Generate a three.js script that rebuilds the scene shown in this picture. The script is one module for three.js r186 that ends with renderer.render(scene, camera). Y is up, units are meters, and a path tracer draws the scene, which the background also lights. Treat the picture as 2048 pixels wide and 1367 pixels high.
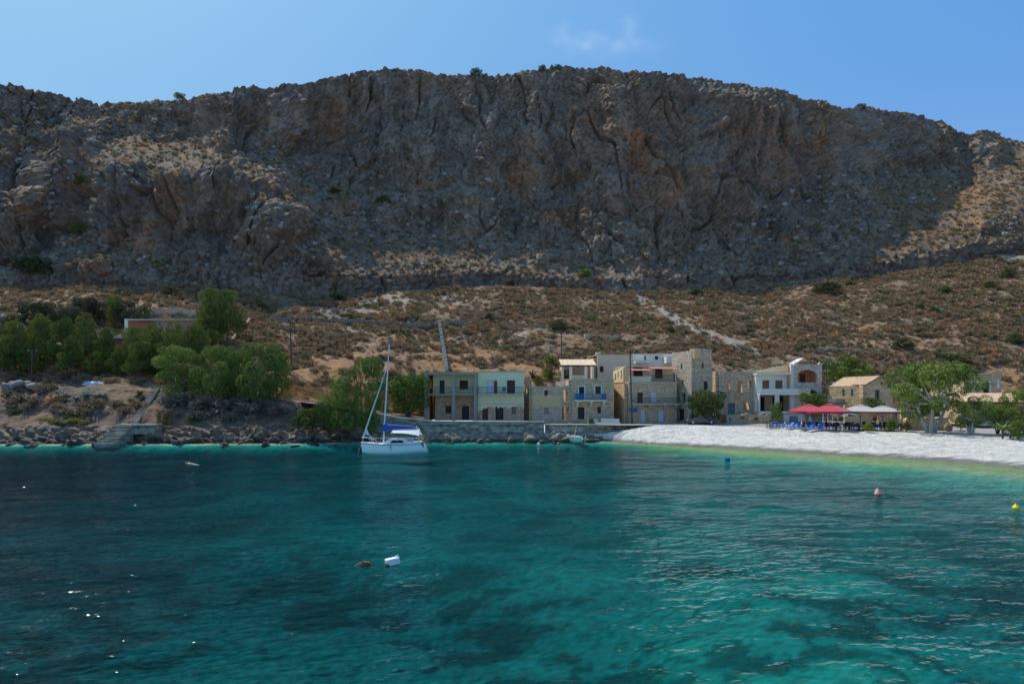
import * as THREE from 'three';
import { mergeGeometries, mergeVertices } from 'three/addons/utils/BufferGeometryUtils.js';
import { RoundedBoxGeometry } from 'three/addons/geometries/RoundedBoxGeometry.js';
import { createNoise2D, createNoise3D } from 'simplex-noise';

// ---------------------------------------------------------------- camera, sky, sun, exposure
const scene = new THREE.Scene();
const FOC = 1480, HOR = 800, MID = 1024, EYE = 5.4;            // lens in photo pixels, horizon row, eye height in metres
const camera = new THREE.PerspectiveCamera(2 * Math.atan(683.5 / FOC) * 180 / Math.PI, 2048 / 1367, 0.5, 3000);
camera.position.set(0, EYE, 0);
camera.lookAt(0, EYE, -100);
camera.setViewOffset(2048, 1367, 0, 683.5 - HOR, 2048, 1367);
const SUN_AZ = -45 * Math.PI / 180, SUN_EL = 56 * Math.PI / 180;
const sunDir = new THREE.Vector3(Math.sin(SUN_AZ) * Math.cos(SUN_EL), Math.sin(SUN_EL), -Math.cos(SUN_AZ) * Math.cos(SUN_EL));
const sun = new THREE.DirectionalLight(new THREE.Color(1, 0.94, 0.84), 3.5);
sun.name = 'sun';
sun.position.copy(sunDir).multiplyScalar(400).add(new THREE.Vector3(0, 0, -100));
sun.target.position.set(0, 0, -100);
sun.castShadow = true;
sun.shadow.mapSize.set(4096, 4096);
Object.assign(sun.shadow.camera, { left: -320, right: 320, top: 320, bottom: -320, near: 1, far: 900 });
scene.add(sun, sun.target);
const renderer = new THREE.WebGLRenderer({ antialias: true });
renderer.setSize(1024, 683);
renderer.toneMapping = THREE.LinearToneMapping;
renderer.toneMappingExposure = 1.25;
renderer.shadowMap.enabled = true;

// ---------------------------------------------------------------- small tools
function rng(seed) { let s = seed | 0; return () => { s = (s + 0x6d2b79f5) | 0; let t = Math.imul(s ^ (s >>> 15), 1 | s); t = (t + Math.imul(t ^ (t >>> 7), 61 | t)) ^ t; return ((t ^ (t >>> 14)) >>> 0) / 4294967296; }; }
const n2 = createNoise2D(rng(11)), n3 = createNoise3D(rng(12)), m3 = createNoise3D(rng(13));
const clamp = THREE.MathUtils.clamp, lerp = THREE.MathUtils.lerp;
const sstep = (a, b, x) => { const t = clamp((x - a) / (b - a), 0, 1); return t * t * (3 - 2 * t); };
const V = (x, y, z) => new THREE.Vector3(x, y, z);
const at = (px, py, D) => V((px - MID) / FOC * D, EYE - (py - HOR) / FOC * D, -D);   // where a sight line of the photo meets the plane D metres ahead
const xAt = (px, D) => (px - MID) / FOC * D;
const yAt = (py, D) => EYE - (py - HOR) / FOC * D;
const pxOf = (x, D) => MID + x / D * FOC;
const pline = (pts) => (x) => { if (x <= pts[0][0]) return pts[0][1]; for (let i = 1; i < pts.length; i++) if (x <= pts[i][0]) { const [a, b] = pts[i - 1], [c, d] = pts[i]; return b + (d - b) * (x - a) / (c - a); } return pts[pts.length - 1][1]; };
const fbm2 = (x, y, o = 4) => { let s = 0, a = 0.5; for (let i = 0; i < o; i++) { s += a * n2(x, y); x = x * 2.03 + 7.1; y = y * 2.03 + 3.7; a *= 0.5; } return s; };
const rgb = (r, g, b) => new THREE.Color().setRGB(r, g, b);
const names = {};
const numbered = (n) => { const k = names[n] = (names[n] ?? -1) + 1; return k ? n + '_' + String(k).padStart(3, '0') : n; };
function tag(o, label, category, group) { o.userData.label = label; o.userData.category = category; if (group) o.userData.group = group; return o; }
function shade(o) { o.castShadow = true; o.receiveShadow = true; return o; }
function thing(name, label, category, pos, turn = 0, group) { const o = new THREE.Group(); o.name = numbered(name); if (pos) o.position.copy(pos); o.rotation.y = turn; tag(o, label, category, group); scene.add(o); return o; }
function part(name, geo, mat, parent) { const m = shade(new THREE.Mesh(geo, mat)); m.name = name; parent.add(m); return m; }
function solo(name, geo, mat, label, category, pos, turn = 0, group) { const m = shade(new THREE.Mesh(geo, mat)); m.name = numbered(name); if (pos) m.position.copy(pos); m.rotation.y = turn; tag(m, label, category, group); scene.add(m); return m; }
function setting(name, geo, mat, label) { const m = shade(new THREE.Mesh(geo, mat)); m.name = numbered(name); m.userData.kind = 'structure'; m.userData.label = label; scene.add(m); return m; }
function subgroup(name, parent, pos) { const g = new THREE.Group(); g.name = name; if (pos) g.position.copy(pos); parent.add(g); return g; }
const plain = (g) => { if (g.index) g = g.toNonIndexed(); for (const k of Object.keys(g.attributes)) if (!['position', 'normal', 'uv'].includes(k)) g.deleteAttribute(k); return g; };
const joined = (list) => mergeGeometries(list.map(plain));
const box = (w, h, d, x = 0, y = 0, z = 0) => new THREE.BoxGeometry(w, h, d).translate(x, y, z);
const rbox = (w, h, d, r, x = 0, y = 0, z = 0) => new RoundedBoxGeometry(w, h, d, 2, r).translate(x, y, z);
const tubeGeo = (pts, r, rad = 5, seg) => new THREE.TubeGeometry(new THREE.CatmullRomCurve3(pts), seg ?? Math.max(2, pts.length * 2), r, rad, false);
function barGeo(a, b, r0, r1 = r0, n = 6) { const d = b.clone().sub(a), L = d.length(); const g = new THREE.CylinderGeometry(r1, r0, L, n); g.translate(0, L / 2, 0); g.applyQuaternion(new THREE.Quaternion().setFromUnitVectors(V(0, 1, 0), d.normalize())); g.translate(a.x, a.y, a.z); return g; }
function std(o) { const { c, ...rest } = o; return new THREE.MeshStandardMaterial({ color: rgb(...c), roughness: 0.85, ...rest }); }

// ---------------------------------------------------------------- the sky
{
  const W = 1024, H = 512, d = new Float32Array(W * H * 4), v = V();
  for (let j = 0; j < H; j++) for (let i = 0; i < W; i++) {
    const el = ((j + 0.5) / H - 0.5) * Math.PI, az = ((i + 0.5) / W - 0.5) * 2 * Math.PI;
    v.set(Math.cos(az) * Math.cos(el), Math.sin(el), Math.sin(az) * Math.cos(el));
    const g = Math.acos(clamp(v.dot(sunDir), -1, 1)) * 180 / Math.PI, e = Math.max(0, el) * 180 / Math.PI;
    const glow = Math.min(3.2, 0.98 * Math.exp(-(g - 32) / 21)), low = Math.exp(-e / 9), hi = 1 - 0.16 * sstep(25, 90, e);
    let r = (0.03 + 0.19 * glow) * hi, gg = (0.20 + 0.24 * glow) * hi, b = (0.555 + 0.135 * glow) * hi;
    r += low * 0.52; gg += low * 0.48; b += low * 0.30;
    // thin cirrus above the ridge
    const pa = Math.atan2(v.x, -v.z), px = MID + FOC * Math.tan(pa), py = HOR - FOC * Math.tan(el) / Math.cos(pa);
    if (v.z < 0 && Math.abs(pa) < 0.7 && el > 0.3) {
      const wx = px + 22 * n2(px / 90, py / 60), wy = py + 12 * n2(px / 70 + 9, py / 40);
      const wisp = (cx, cy, tx, len, thick) => { const dx = (wx - cx) * Math.cos(tx) + (wy - cy) * Math.sin(tx), dy = -(wx - cx) * Math.sin(tx) + (wy - cy) * Math.cos(tx); return Math.exp(-(dx * dx) / (len * len) - (dy * dy) / (thick * thick)); };
      const grain = 0.6 + 0.4 * n2(wx / 40, wy / 9);
      const c = (wisp(1195, 83, 0.03, 60, 9) * 0.8 + wisp(1125, 68, -0.5, 28, 6) * 0.6 + wisp(1262, 62, 1.0, 34, 9) * 0.75 + wisp(1190, 90, 0.0, 110, 22) * 0.35) * Math.max(0, grain);
      r = lerp(r, 0.62, 0.33 * c); gg = lerp(gg, 0.74, 0.33 * c); b = lerp(b, 0.92, 0.33 * c);
    }
    d.set([r, gg, b, 1], (j * W + i) * 4);
  }
  const t = new THREE.DataTexture(d, W, H, THREE.RGBAFormat, THREE.FloatType);
  t.mapping = THREE.EquirectangularReflectionMapping; t.magFilter = t.minFilter = THREE.LinearFilter; t.wrapS = THREE.RepeatWrapping; t.needsUpdate = true;
  scene.background = t; scene.environment = t;
}

// ---------------------------------------------------------------- computed textures
function dataTex(N, M, f, { srgb = false, float = false, sx = 1, sy = sx } = {}) {
  const d = float ? new Float32Array(N * M * 4) : new Uint8Array(N * M * 4), o = [0, 0, 0];
  for (let j = 0; j < M; j++) for (let i = 0; i < N; i++) { f(i / N, j / M, o); const k = (j * N + i) * 4; for (let c = 0; c < 3; c++) d[k + c] = float ? o[c] : clamp(o[c], 0, 1) * 255; d[k + 3] = float ? 1 : 255; }
  const t = new THREE.DataTexture(d, N, M, THREE.RGBAFormat, float ? THREE.FloatType : THREE.UnsignedByteType);
  t.wrapS = t.wrapT = THREE.RepeatWrapping; t.magFilter = THREE.LinearFilter; t.minFilter = THREE.LinearMipmapLinearFilter; t.generateMipmaps = !float;
  t.repeat.set(1 / sx, 1 / sy); if (srgb) t.colorSpace = THREE.SRGBColorSpace; t.needsUpdate = true; return t;
}
const TAU = Math.PI * 2;
const tile3 = (u, v, f, k = 0) => n3(Math.cos(u * TAU) * f / TAU + k, Math.sin(u * TAU) * f / TAU, 0.5 + 0) ;
function periodic(u, v, f, s) { // noise that repeats over the unit square
  const R = f / TAU, a = u * TAU, b = v * TAU;
  return 0.5 * (m3(R * Math.cos(a) + s, R * Math.sin(a), R * Math.cos(b) * 1.1 + s * 2) + m3(R * Math.cos(b) - s, R * Math.sin(b) + 5, R * Math.sin(a) * 1.1 + s));
}
const pfbm = (u, v, f, s, o = 4) => { let r = 0, a = 0.55; for (let i = 0; i < o; i++) { r += a * periodic(u, v, f, s + i * 3.3); f *= 2.1; a *= 0.55; } return r; };
// grey mottling used on top of vertex colours and plain colours
const mottle = dataTex(512, 512, (u, v, o) => { const n = pfbm(u, v, 8, 1.7, 5), k = 0.86 + 0.26 * n; o[0] = k; o[1] = k * 0.995; o[2] = k * 0.985; }, { sx: 4 });
const grit = dataTex(512, 512, (u, v, o) => { const n = pfbm(u, v, 26, 4.1, 4); o[0] = o[1] = o[2] = 0.5 + 0.5 * n; }, { sx: 3 });
// rubble masonry: rows of uneven stones with mortar between
function rubbleTex(seed, rows, cols, wide, srgbTone) {
  const N = 512, r = rng(seed), cells = [];
  for (let j = 0; j < rows; j++) { const n = cols + Math.round((r() - 0.5) * 4); let a = 0; const w = Array.from({ length: n }, () => 0.5 + r()), s = w.reduce((p, q) => p + q, 0), off = r(); const row = w.map((q) => { const e = [a / s + off, (a + q) / s + off, r(), r(), r()]; a += q; return e; }); cells.push(row); }
  const look = (u, v) => {
    const uu = u + 0.012 * periodic(u, v, 9, 2.2 + seed), vv = v + 0.016 * periodic(u, v, 7, 6.1 + seed);
    const y = ((vv % 1) + 1) % 1 * rows, j = Math.min(rows - 1, Math.floor(y)), fy = y - j;
    for (const c of cells[j]) for (const sh of [-1, 0, 1]) { const x = uu + sh; if (x >= c[0] && x < c[1]) { const fx = (x - c[0]) / (c[1] - c[0]), ex = Math.min(fx, 1 - fx) * (c[1] - c[0]) * cols, ey = Math.min(fy, 1 - fy); return [Math.min(ex, ey), c]; } }
    return [0, cells[j][0]];
  };
  const col = dataTex(N, N, (u, v, o) => {
    const [e, c] = look(u, v), stone = sstep(0.03, 0.16, e), t = 0.74 + 0.42 * (c[2] - 0.5) * 1.0 + 0.22 * pfbm(u, v, 30, 3.3, 3), warm = c[3];
    const s = [t * lerp(1.0, 1.06, warm), t * lerp(0.97, 0.93, warm), t * lerp(0.95, 0.78, warm)], m = 0.62 + 0.16 * pfbm(u, v, 14, 8.8, 3);
    const mort = [m, m * 0.94, m * 0.84];
    for (let k = 0; k < 3; k++) o[k] = lerp(mort[k], s[k], stone);
  }, { srgb: srgbTone, sx: wide });
  const bump = dataTex(N, N, (u, v, o) => { const [e, c] = look(u, v); o[0] = o[1] = o[2] = clamp(sstep(0.0, 0.24, e) * (0.6 + 0.4 * c[4]) + 0.15 * pfbm(u, v, 34, 5.5, 3), 0, 1); }, { sx: wide });
  return { map: col, bumpMap: bump, bumpScale: 0.06 };
}
const rubble = rubbleTex(5, 20, 13, 3.9, false), ashlar = rubbleTex(9, 14, 9, 4.2, false);
// plaster with patches and rain streaks of dirt
const plasterTex = dataTex(512, 512, (u, v, o) => { const p = pfbm(u, v, 5, 2.6, 5), s = periodic(u, v * 0.15, 40, 7.7) * 0.5 + 0.5, k = 0.9 + 0.16 * p - 0.09 * s * sstep(0, 0.5, p + 0.3); o[0] = k; o[1] = k * lerp(0.985, 1, s); o[2] = k * lerp(0.95, 1, s); }, { sx: 6 });
const plasterBump = dataTex(256, 256, (u, v, o) => { o[0] = o[1] = o[2] = 0.5 + 0.5 * pfbm(u, v, 20, 9.1, 4); }, { sx: 2 });
const plaster = { map: plasterTex, bumpMap: plasterBump, bumpScale: 0.015 };

// ---------------------------------------------------------------- the land: profile of each sight direction, from the shore to the ridge
const waterD = pline([[-700, 92], [0, 91.9], [300, 92.5], [600, 93.5], [700, 96], [860, 98.5], [1180, 99], [1215, 98], [1300, 91.5], [1400, 85.9], [1550, 79], [1700, 72.6], [1880, 65.6], [2048, 59.2], [2300, 51], [2700, 40]]);
const streetY = (D) => 2.25 - 0.021 * Math.max(0, 104 - D);
const crestY = pline([[-420, 190], [-150, 165], [0, 170], [60, 176], [130, 190], [200, 203], [280, 205], [360, 197], [420, 184], [520, 174], [610, 167], [660, 153], [720, 146], [770, 138], [830, 138], [870, 145], [940, 149], [1010, 146], [1090, 138], [1180, 133], [1260, 142], [1330, 149], [1400, 156], [1450, 167], [1520, 176], [1570, 184], [1600, 197], [1650, 200], [1690, 216], [1740, 213], [1830, 231], [1880, 245], [1920, 261], [1945, 268], [1960, 257], [1990, 262], [2010, 276], [2048, 284], [2150, 305], [2470, 370]]);
const bandLow = pline([[-420, 560], [0, 566], [100, 568], [300, 575], [500, 585], [700, 590], [800, 580], [900, 574], [1000, 570], [1200, 580], [1400, 577], [1500, 571], [1600, 561], [1700, 551], [1800, 541], [1900, 524], [1980, 511], [2048, 503], [2470, 450]]);
const bandHigh = pline([[-420, 525], [0, 520], [100, 528], [200, 532], [350, 540], [500, 535], [600, 545], [700, 551], [900, 546], [1000, 544], [1180, 556], [1250, 560], [1290, 546], [1400, 549], [1500, 553], [1600, 543], [1700, 530], [1780, 517], [1850, 503], [1950, 488], [2048, 478], [2470, 430]]);
const footD = pline([[-420, 108], [0, 107], [300, 106], [560, 105], [700, 107], [850, 110], [1200, 111], [1650, 110], [2048, 112], [2470, 114]]);
const footY = pline([[-420, 772], [0, 766], [300, 772], [460, 783], [560, 795], [650, 806], [760, 824], [860, 838], [1200, 841], [1660, 842], [2048, 840], [2470, 840]]);
const GRID_X = Array.from({ length: 17 }, (_, i) => i * 128), GRID_Y = [140, 180, 220, 260, 300, 340, 380, 420, 460, 500, 540, 580];
const SLOPE = [
  [62, 62, 60, 60, 64, 70, 72, 70, 68, 64, 68, 70, 70, 72, 76, 76, 56],
  [64, 60, 50, 50, 66, 74, 76, 75, 73, 72, 75, 76, 76, 76, 78, 77, 56],
  [64, 56, 48, 60, 72, 77, 80, 78, 76, 75, 77, 79, 78, 78, 79, 77, 52],
  [44, 54, 54, 60, 74, 78, 81, 80, 78, 77, 77, 79, 76, 78, 80, 77, 42],
  [56, 56, 34, 32, 56, 74, 81, 81, 77, 76, 79, 79, 74, 77, 77, 66, 35],
  [68, 66, 40, 34, 34, 54, 77, 80, 79, 78, 79, 76, 74, 68, 52, 36, 32],
  [78, 68, 76, 70, 46, 40, 38, 42, 62, 76, 79, 75, 70, 62, 36, 32, 34],
  [80, 58, 80, 79, 60, 48, 58, 66, 60, 72, 74, 70, 64, 58, 33, 32, 38],
  [80, 60, 80, 80, 66, 36, 42, 52, 60, 64, 65, 64, 62, 50, 35, 33, 48],
  [74, 42, 62, 72, 64, 36, 32, 38, 42, 48, 52, 52, 50, 40, 34, 32, 34],
  [74, 60, 52, 60, 66, 60, 42, 44, 42, 44, 48, 48, 46, 42, 36, 30, 28],
  [40, 40, 40, 40, 40, 40, 40, 40, 40, 40, 40, 40, 40, 40, 34, 30, 28]];
function slopeTable(px, py) {
  const x = clamp(px / 128, 0, 15.999), y = clamp((py - 140) / 40, 0, 10.999), i = Math.floor(x), j = Math.floor(y), sx = sstep(0, 1, x - i), sy = sstep(0, 1, y - j);
  return lerp(lerp(SLOPE[j][i], SLOPE[j][i + 1], sx), lerp(SLOPE[j + 1][i], SLOPE[j + 1][i + 1], sx), sy);
}
function slopeAt(px, py) {
  const lo = bandLow(px) + 6 * n2(px / 40, 3.3), hi = bandHigh(px) + 7 * n2(px / 33, 8.1) + 4 * n2(px / 11, 1.1);
  if (py > lo) return 21.5 + 4.5 * sstep(1450, 1900, px) + 5 * n2(px / 210, py / 55) + 2.5 * n2(px / 60, py / 22) + 4 * sstep(760, 840, py);
  if (py > hi) return 82;
  const wx = px + 42 * n2(px / 120, py / 90) + 16 * n2(px / 40 + 5, py / 40), wy = py + 20 * n2(px / 110 + 20, py / 70) + 8 * n2(px / 34, py / 30 + 9);
  let s = slopeTable(wx, wy); s = s > 58 ? 58 + (s - 58) * 0.86 : s; s += 5 * n2(px / 60 + 3, py / 40);
  if (py > hi - 14) s = Math.min(s, lerp(30, s, clamp((hi - py) / 14, 0, 1)));
  return clamp(s, 24, 82);
}
const colsPx = []; for (let p = -420; p < 2470;) { colsPx.push(p); p += p < -60 || p > 2110 ? 8 : 2; }
const NC = colsPx.length, R1 = 120, R2 = 330, NR = R1 + R2 + 1;
const gridD = new Float32Array(NC * NR), gridPy = new Float32Array(NC * NR), gridS = new Float32Array(NC * NR);
for (let c = 0; c < NC; c++) {
  const px = colsPx[c], y0 = footY(px), y1 = bandLow(px), y2 = crestY(px);
  let D = footD(px), y = y0;
  for (let r = 0; r < NR; r++) {
    const ty = r <= R1 ? lerp(y0, y1, r / R1) : lerp(y1, y2, (r - R1) / R2);
    const n = 2, dy = (ty - y) / n;
    for (let k = 0; k < n && r > 0; k++) { const t = (HOR - (y + dy / 2)) / FOC, s = slopeAt(px, y + dy / 2); D += D * (-dy / FOC) / Math.max(0.085, Math.tan(s * Math.PI / 180) - t); y += dy; }
    y = ty;
    gridD[c * NR + r] = D; gridPy[c * NR + r] = ty; gridS[c * NR + r] = slopeAt(px, ty);
  }
}
{ // keep the foot of the mountain on a gentle line
  const foot = colsPx.map((p, c) => gridD[c * NR + R1 + 24]);
  for (let c = 0; c < NC; c++) { let s = 0, w = 0; for (let q = 0; q < NC; q++) { const d = Math.abs(colsPx[q] - colsPx[c]); if (d < 320) { const g = Math.exp(-((d / 130) ** 2)); s += g * foot[q]; w += g; } } const k = s / w / foot[c]; for (let r = 0; r < NR; r++) gridD[c * NR + r] *= lerp(1, k, Math.min(1, r / R1)); }
}
for (let pass = 0; pass < 3; pass++) for (let r = 0; r < NR; r++) { // even out neighbouring sight lines
  const src = new Float32Array(NC); for (let c = 0; c < NC; c++) src[c] = gridD[c * NR + r];
  for (let c = 0; c < NC; c++) { let s = 0, w = 0; for (let k = -12; k <= 12; k++) { const q = c + k; if (q >= 0 && q < NC && Math.abs(colsPx[q] - colsPx[c]) < 60) { const g = 13 - Math.abs(k); s += g * src[q]; w += g; } } gridD[c * NR + r] = s / w; }
}
// a point of the bare slope seen at (px, py)
function colOf(px) { let lo = 0, hi = NC - 1; while (hi - lo > 1) { const m = (lo + hi) >> 1; if (colsPx[m] <= px) lo = m; else hi = m; } return lo; }
function onSlope(px, py) {
  const c = colOf(px); let lo = 0, hi = NR - 1;
  while (hi - lo > 1) { const m = (lo + hi) >> 1; if (gridPy[c * NR + m] >= py) lo = m; else hi = m; }
  const a = gridPy[c * NR + lo], b = gridPy[c * NR + hi], f = clamp((a - py) / Math.max(1e-3, a - b), 0, 1), D = lerp(gridD[c * NR + lo], gridD[c * NR + hi], f);
  return { p: at(px, lerp(a, b, f), D), D, s: gridS[c * NR + lo], r: lo };
}
// stained, bare and rubbly spots: [px, py, rx, ry, strength]
const spot = (list, px, py) => { let m = 0; for (const [x, y, rx, ry, k] of list) { const d = ((px - x) / rx) ** 2 + ((py - y) / ry) ** 2; if (d < 3) m = Math.max(m, k * (1 - sstep(0.25, 2.2, d))); } return m; };
const RUST = [[1290, 300, 34, 40, 0.9], [1335, 375, 34, 40, 0.55], [1270, 340, 20, 50, 0.6], [1655, 288, 18, 30, 0.9], [1640, 280, 30, 20, 0.4], [1130, 438, 45, 22, 0.8], [1590, 482, 22, 18, 0.7], [1180, 240, 40, 50, 0.35], [1040, 330, 26, 50, 0.4], [670, 232, 26, 30, 0.5], [700, 440, 26, 30, 0.4], [540, 400, 30, 40, 0.25], [330, 400, 40, 60, 0.35], [260, 480, 50, 30, 0.45], [200, 550, 20, 12, 0.6], [150, 330, 40, 50, 0.3], [50, 420, 30, 60, 0.3], [340, 215, 40, 20, 0.3], [1490, 270, 60, 40, 0.3], [1560, 320, 60, 50, 0.35], [1980, 460, 60, 30, 0.3]];
const PALE = [[800, 300, 40, 60, 0.6], [870, 270, 60, 70, 0.4], [1040, 270, 50, 60, 0.35], [1740, 270, 40, 70, 0.4], [190, 420, 24, 60, 0.4], [360, 420, 30, 60, 0.3]];
const SCREE = [[770, 602, 50, 12, 0.8], [905, 600, 34, 11, 0.8], [690, 622, 60, 9, 0.6], [1040, 676, 34, 8, 0.8], [700, 660, 26, 6, 0.7], [1890, 610, 30, 5, 0.7], [2030, 516, 26, 7, 0.8], [1700, 645, 30, 5, 0.5], [620, 690, 30, 7, 0.4], [880, 470, 20, 8, 0.3], [1000, 525, 40, 8, 0.6], [330, 330, 40, 5, 0.5], [190, 500, 20, 10, 0.5]];
const TRACK = pline([[1270, 596], [1310, 608], [1350, 640], [1400, 665], [1450, 682], [1510, 704]]);
const GRASSY = [[700, 760, 120, 60, 1], [940, 725, 110, 26, 1], [1050, 735, 80, 30, 0.8], [620, 790, 60, 25, 1], [1030, 790, 40, 40, 0.9], [1120, 770, 60, 30, 0.7], [1870, 400, 110, 45, 0.8], [1800, 390, 60, 30, 0.8], [460, 310, 70, 25, 0.3], [340, 600, 80, 15, 0.5], [1980, 760, 60, 40, 0.9], [60, 620, 80, 20, 0.5], [840, 690, 80, 20, 0.6], [1300, 735, 100, 16, 0.5], [1840, 680, 120, 20, 0.5]];
function landColour(px, py, p, s, out, hill) {
  const n = n3(p.x / 26, p.y / 20, p.z / 26), q = n3(p.x / 6, p.y / 6, p.z / 6), f = n3(p.x / 1.3, p.y / 1.3, p.z / 1.3), g = m3(p.x / 2.8, p.y / 2.8, p.z / 2.8);
  const streak = n3(p.x / 1.7, p.y / 22, p.z / 1.7) * 0.6 + n3(p.x / 0.7, p.y / 12, p.z / 0.7) * 0.4;
  // limestone
  let r = 0.28, gg = 0.222, b = 0.172, k = 1 + 0.2 * n + 0.24 * q + 0.3 * f + 0.26 * streak;
  const warm = clamp(0.45 + 0.6 * n3(p.x / 15 + 9, p.y / 30, p.z / 15) + 0.25 * g, 0, 1);
  r = lerp(r, 0.39, warm * 0.65); gg = lerp(gg, 0.26, warm * 0.65); b = lerp(b, 0.155, warm * 0.65);
  const pale = spot(PALE, px, py) * (0.6 + 0.4 * streak); r = lerp(r, 0.47, pale); gg = lerp(gg, 0.40, pale); b = lerp(b, 0.31, pale);
  const rust = clamp(spot(RUST, px + 14 * g, py + 10 * q) * (0.75 + 0.9 * streak + 0.5 * q), 0, 1); r = lerp(r, 0.47, rust); gg = lerp(gg, 0.215, rust); b = lerp(b, 0.10, rust);
  r *= k; gg *= k; b *= k;
  // soil, straw and dry scrub on what is not steep
  const soil = hill ? 1 - sstep(40, 58, s + 9 * q + 7 * f) : 1 - sstep(32, 50, s + 9 * q + 7 * f);
  if (soil > 0) {
    const grass = hill ? clamp(Math.max(spot(GRASSY, px + 25 * q, py + 8 * g), 0.15 + 0.5 * n2(p.x / 21, p.z / 15) + 0.25 * g), 0, 1) : clamp(0.3 + 0.5 * spot(GRASSY, px, py) + 0.4 * q + 0.3 * g, 0, 1);
    let sr = lerp(0.24, 0.40, grass), sg = lerp(0.17, 0.21, grass), sb = lerp(0.108, 0.092, grass);
    const stony = clamp(spot(SCREE, px + 12 * q, py + 4 * g) + (px > 1270 && px < 1520 && hill ? 0.95 * (1 - sstep(6, 14, Math.abs(py - TRACK(px) + 4 * g))) : 0) + 0.35 * sstep(0.5, 0.85, f * 0.6 + g * 0.5), 0, 1);
    sr = lerp(sr, 0.40, stony); sg = lerp(sg, 0.34, stony); sb = lerp(sb, 0.275, stony);
    const v = 0.9 + 0.22 * f + 0.16 * g;
    r = lerp(r, sr * v, soil); gg = lerp(gg, sg * v, soil); b = lerp(b, sb * v, soil);
  }
  out[0] = clamp(r, 0.02, 0.6); out[1] = clamp(gg, 0.02, 0.6); out[2] = clamp(b, 0.02, 0.6);
}
const billow = (x, y, z) => Math.abs(n3(x, y, z));
const worn = new Float32Array(NC * NR * 3); // weathered positions
{
  const P0 = new Float32Array(NC * NR * 3), v = V(), a = V(), b = V();
  for (let i = 0; i < NC * NR; i++) { const c = Math.floor(i / NR); const D = gridD[i]; P0[i * 3] = xAt(colsPx[c], D); P0[i * 3 + 1] = yAt(gridPy[i], D); P0[i * 3 + 2] = -D; }
  const get = (c, r, o) => { const i = (clamp(c, 0, NC - 1) * NR + clamp(r, 0, NR - 1)) * 3; return o.set(P0[i], P0[i + 1], P0[i + 2]); };
  const nrm = V(), t1 = V(), t2 = V(), t3 = V(), t4 = V();
  for (let c = 0; c < NC; c++) for (let r = 0; r < NR; r++) {
    const i = c * NR + r, x = P0[i * 3], y = P0[i * 3 + 1], z = P0[i * 3 + 2];
    get(c + 4, r, t1); get(c - 4, r, t2); get(c, r + 4, t3); get(c, r - 4, t4);
    nrm.crossVectors(t1.sub(t2), t3.sub(t4)).normalize(); if (r >= R1) { nrm.y *= 0.45; nrm.normalize(); }
    const rk = sstep(36, 60, gridS[i]), hill = r < R1 ? 1 : 0;
    let d;
    if (hill) d = 0.4 * n3(x / 16, 0, z / 16) + 0.15 * n3(x / 4, y / 4, z / 4) + 0.09 * n3(x / 1.5, y / 1.5, z / 1.5) + 0.5 * rk * billow(x / 3, y / 3, z / 3);
    else {
      const wx = x + 2.2 * n3(x / 12, y / 12, z / 12 + 40), wy = y + 2.2 * n3(x / 12 + 30, y / 12, z / 12);
      const top = (1 - 0.75 * sstep(NR - 40, NR - 1, r)) * (0.15 + 0.85 * sstep(R1 + 20, R1 + 70, r));
      const left = 1 - sstep(620, 800, colsPx[c]);
      d = rk * top * (left * 7.5 * (billow(wx / 24 + 3, wy / 36, z / 50) - 0.28) + 3.2 * n3(wx / 34 + 71, wy / 60, z / 60) + 3.0 * n3(wx / 15, wy / 34, z / 40) + 3.2 * (billow(wx / 10, wy / 20, z / 30) - 0.3));
      d += (0.3 + 0.7 * rk) * (1.3 * (billow(wx / 5.2 + 7, wy / 7.5, z / 14) - 0.3) + 0.85 * (billow(x / 2.7, y / 3.2 + 3, z / 8) - 0.3) + 0.5 * n3(x / 1.6, y / 1.8, z / 5) + 0.28 * n3(x / 0.8, y / 0.9, z / 3));
    }
    if (!hill) { // fissures
      const fx = x + 0.8 * n3(x / 7, y / 12, 3), c1 = Math.abs(n3(fx / 11 + 5, y / 40, z / 40)), c2 = Math.abs(n3(fx / 4.6 + 9, y / 11, z / 20)), c3 = Math.abs(m3(x / 9, y / 5.5, z / 20));
      const w1 = sstep(-0.2, 0.5, m3(x / 16, y / 16, z / 30));
      d -= rk * (2.8 * w1 * (1 - sstep(0, 0.06, c1)) + 0.75 * (1 - sstep(0, 0.09, c2)) * (1 - 0.6 * w1) + 0.5 * (1 - sstep(0, 0.06, c3)));
    }
    const edge = hill ? sstep(0, 6, r) : 1;
    worn[i * 3] = x + nrm.x * d * edge; worn[i * 3 + 1] = y + nrm.y * d * edge; worn[i * 3 + 2] = z + nrm.z * d * edge;
  }
}
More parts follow.
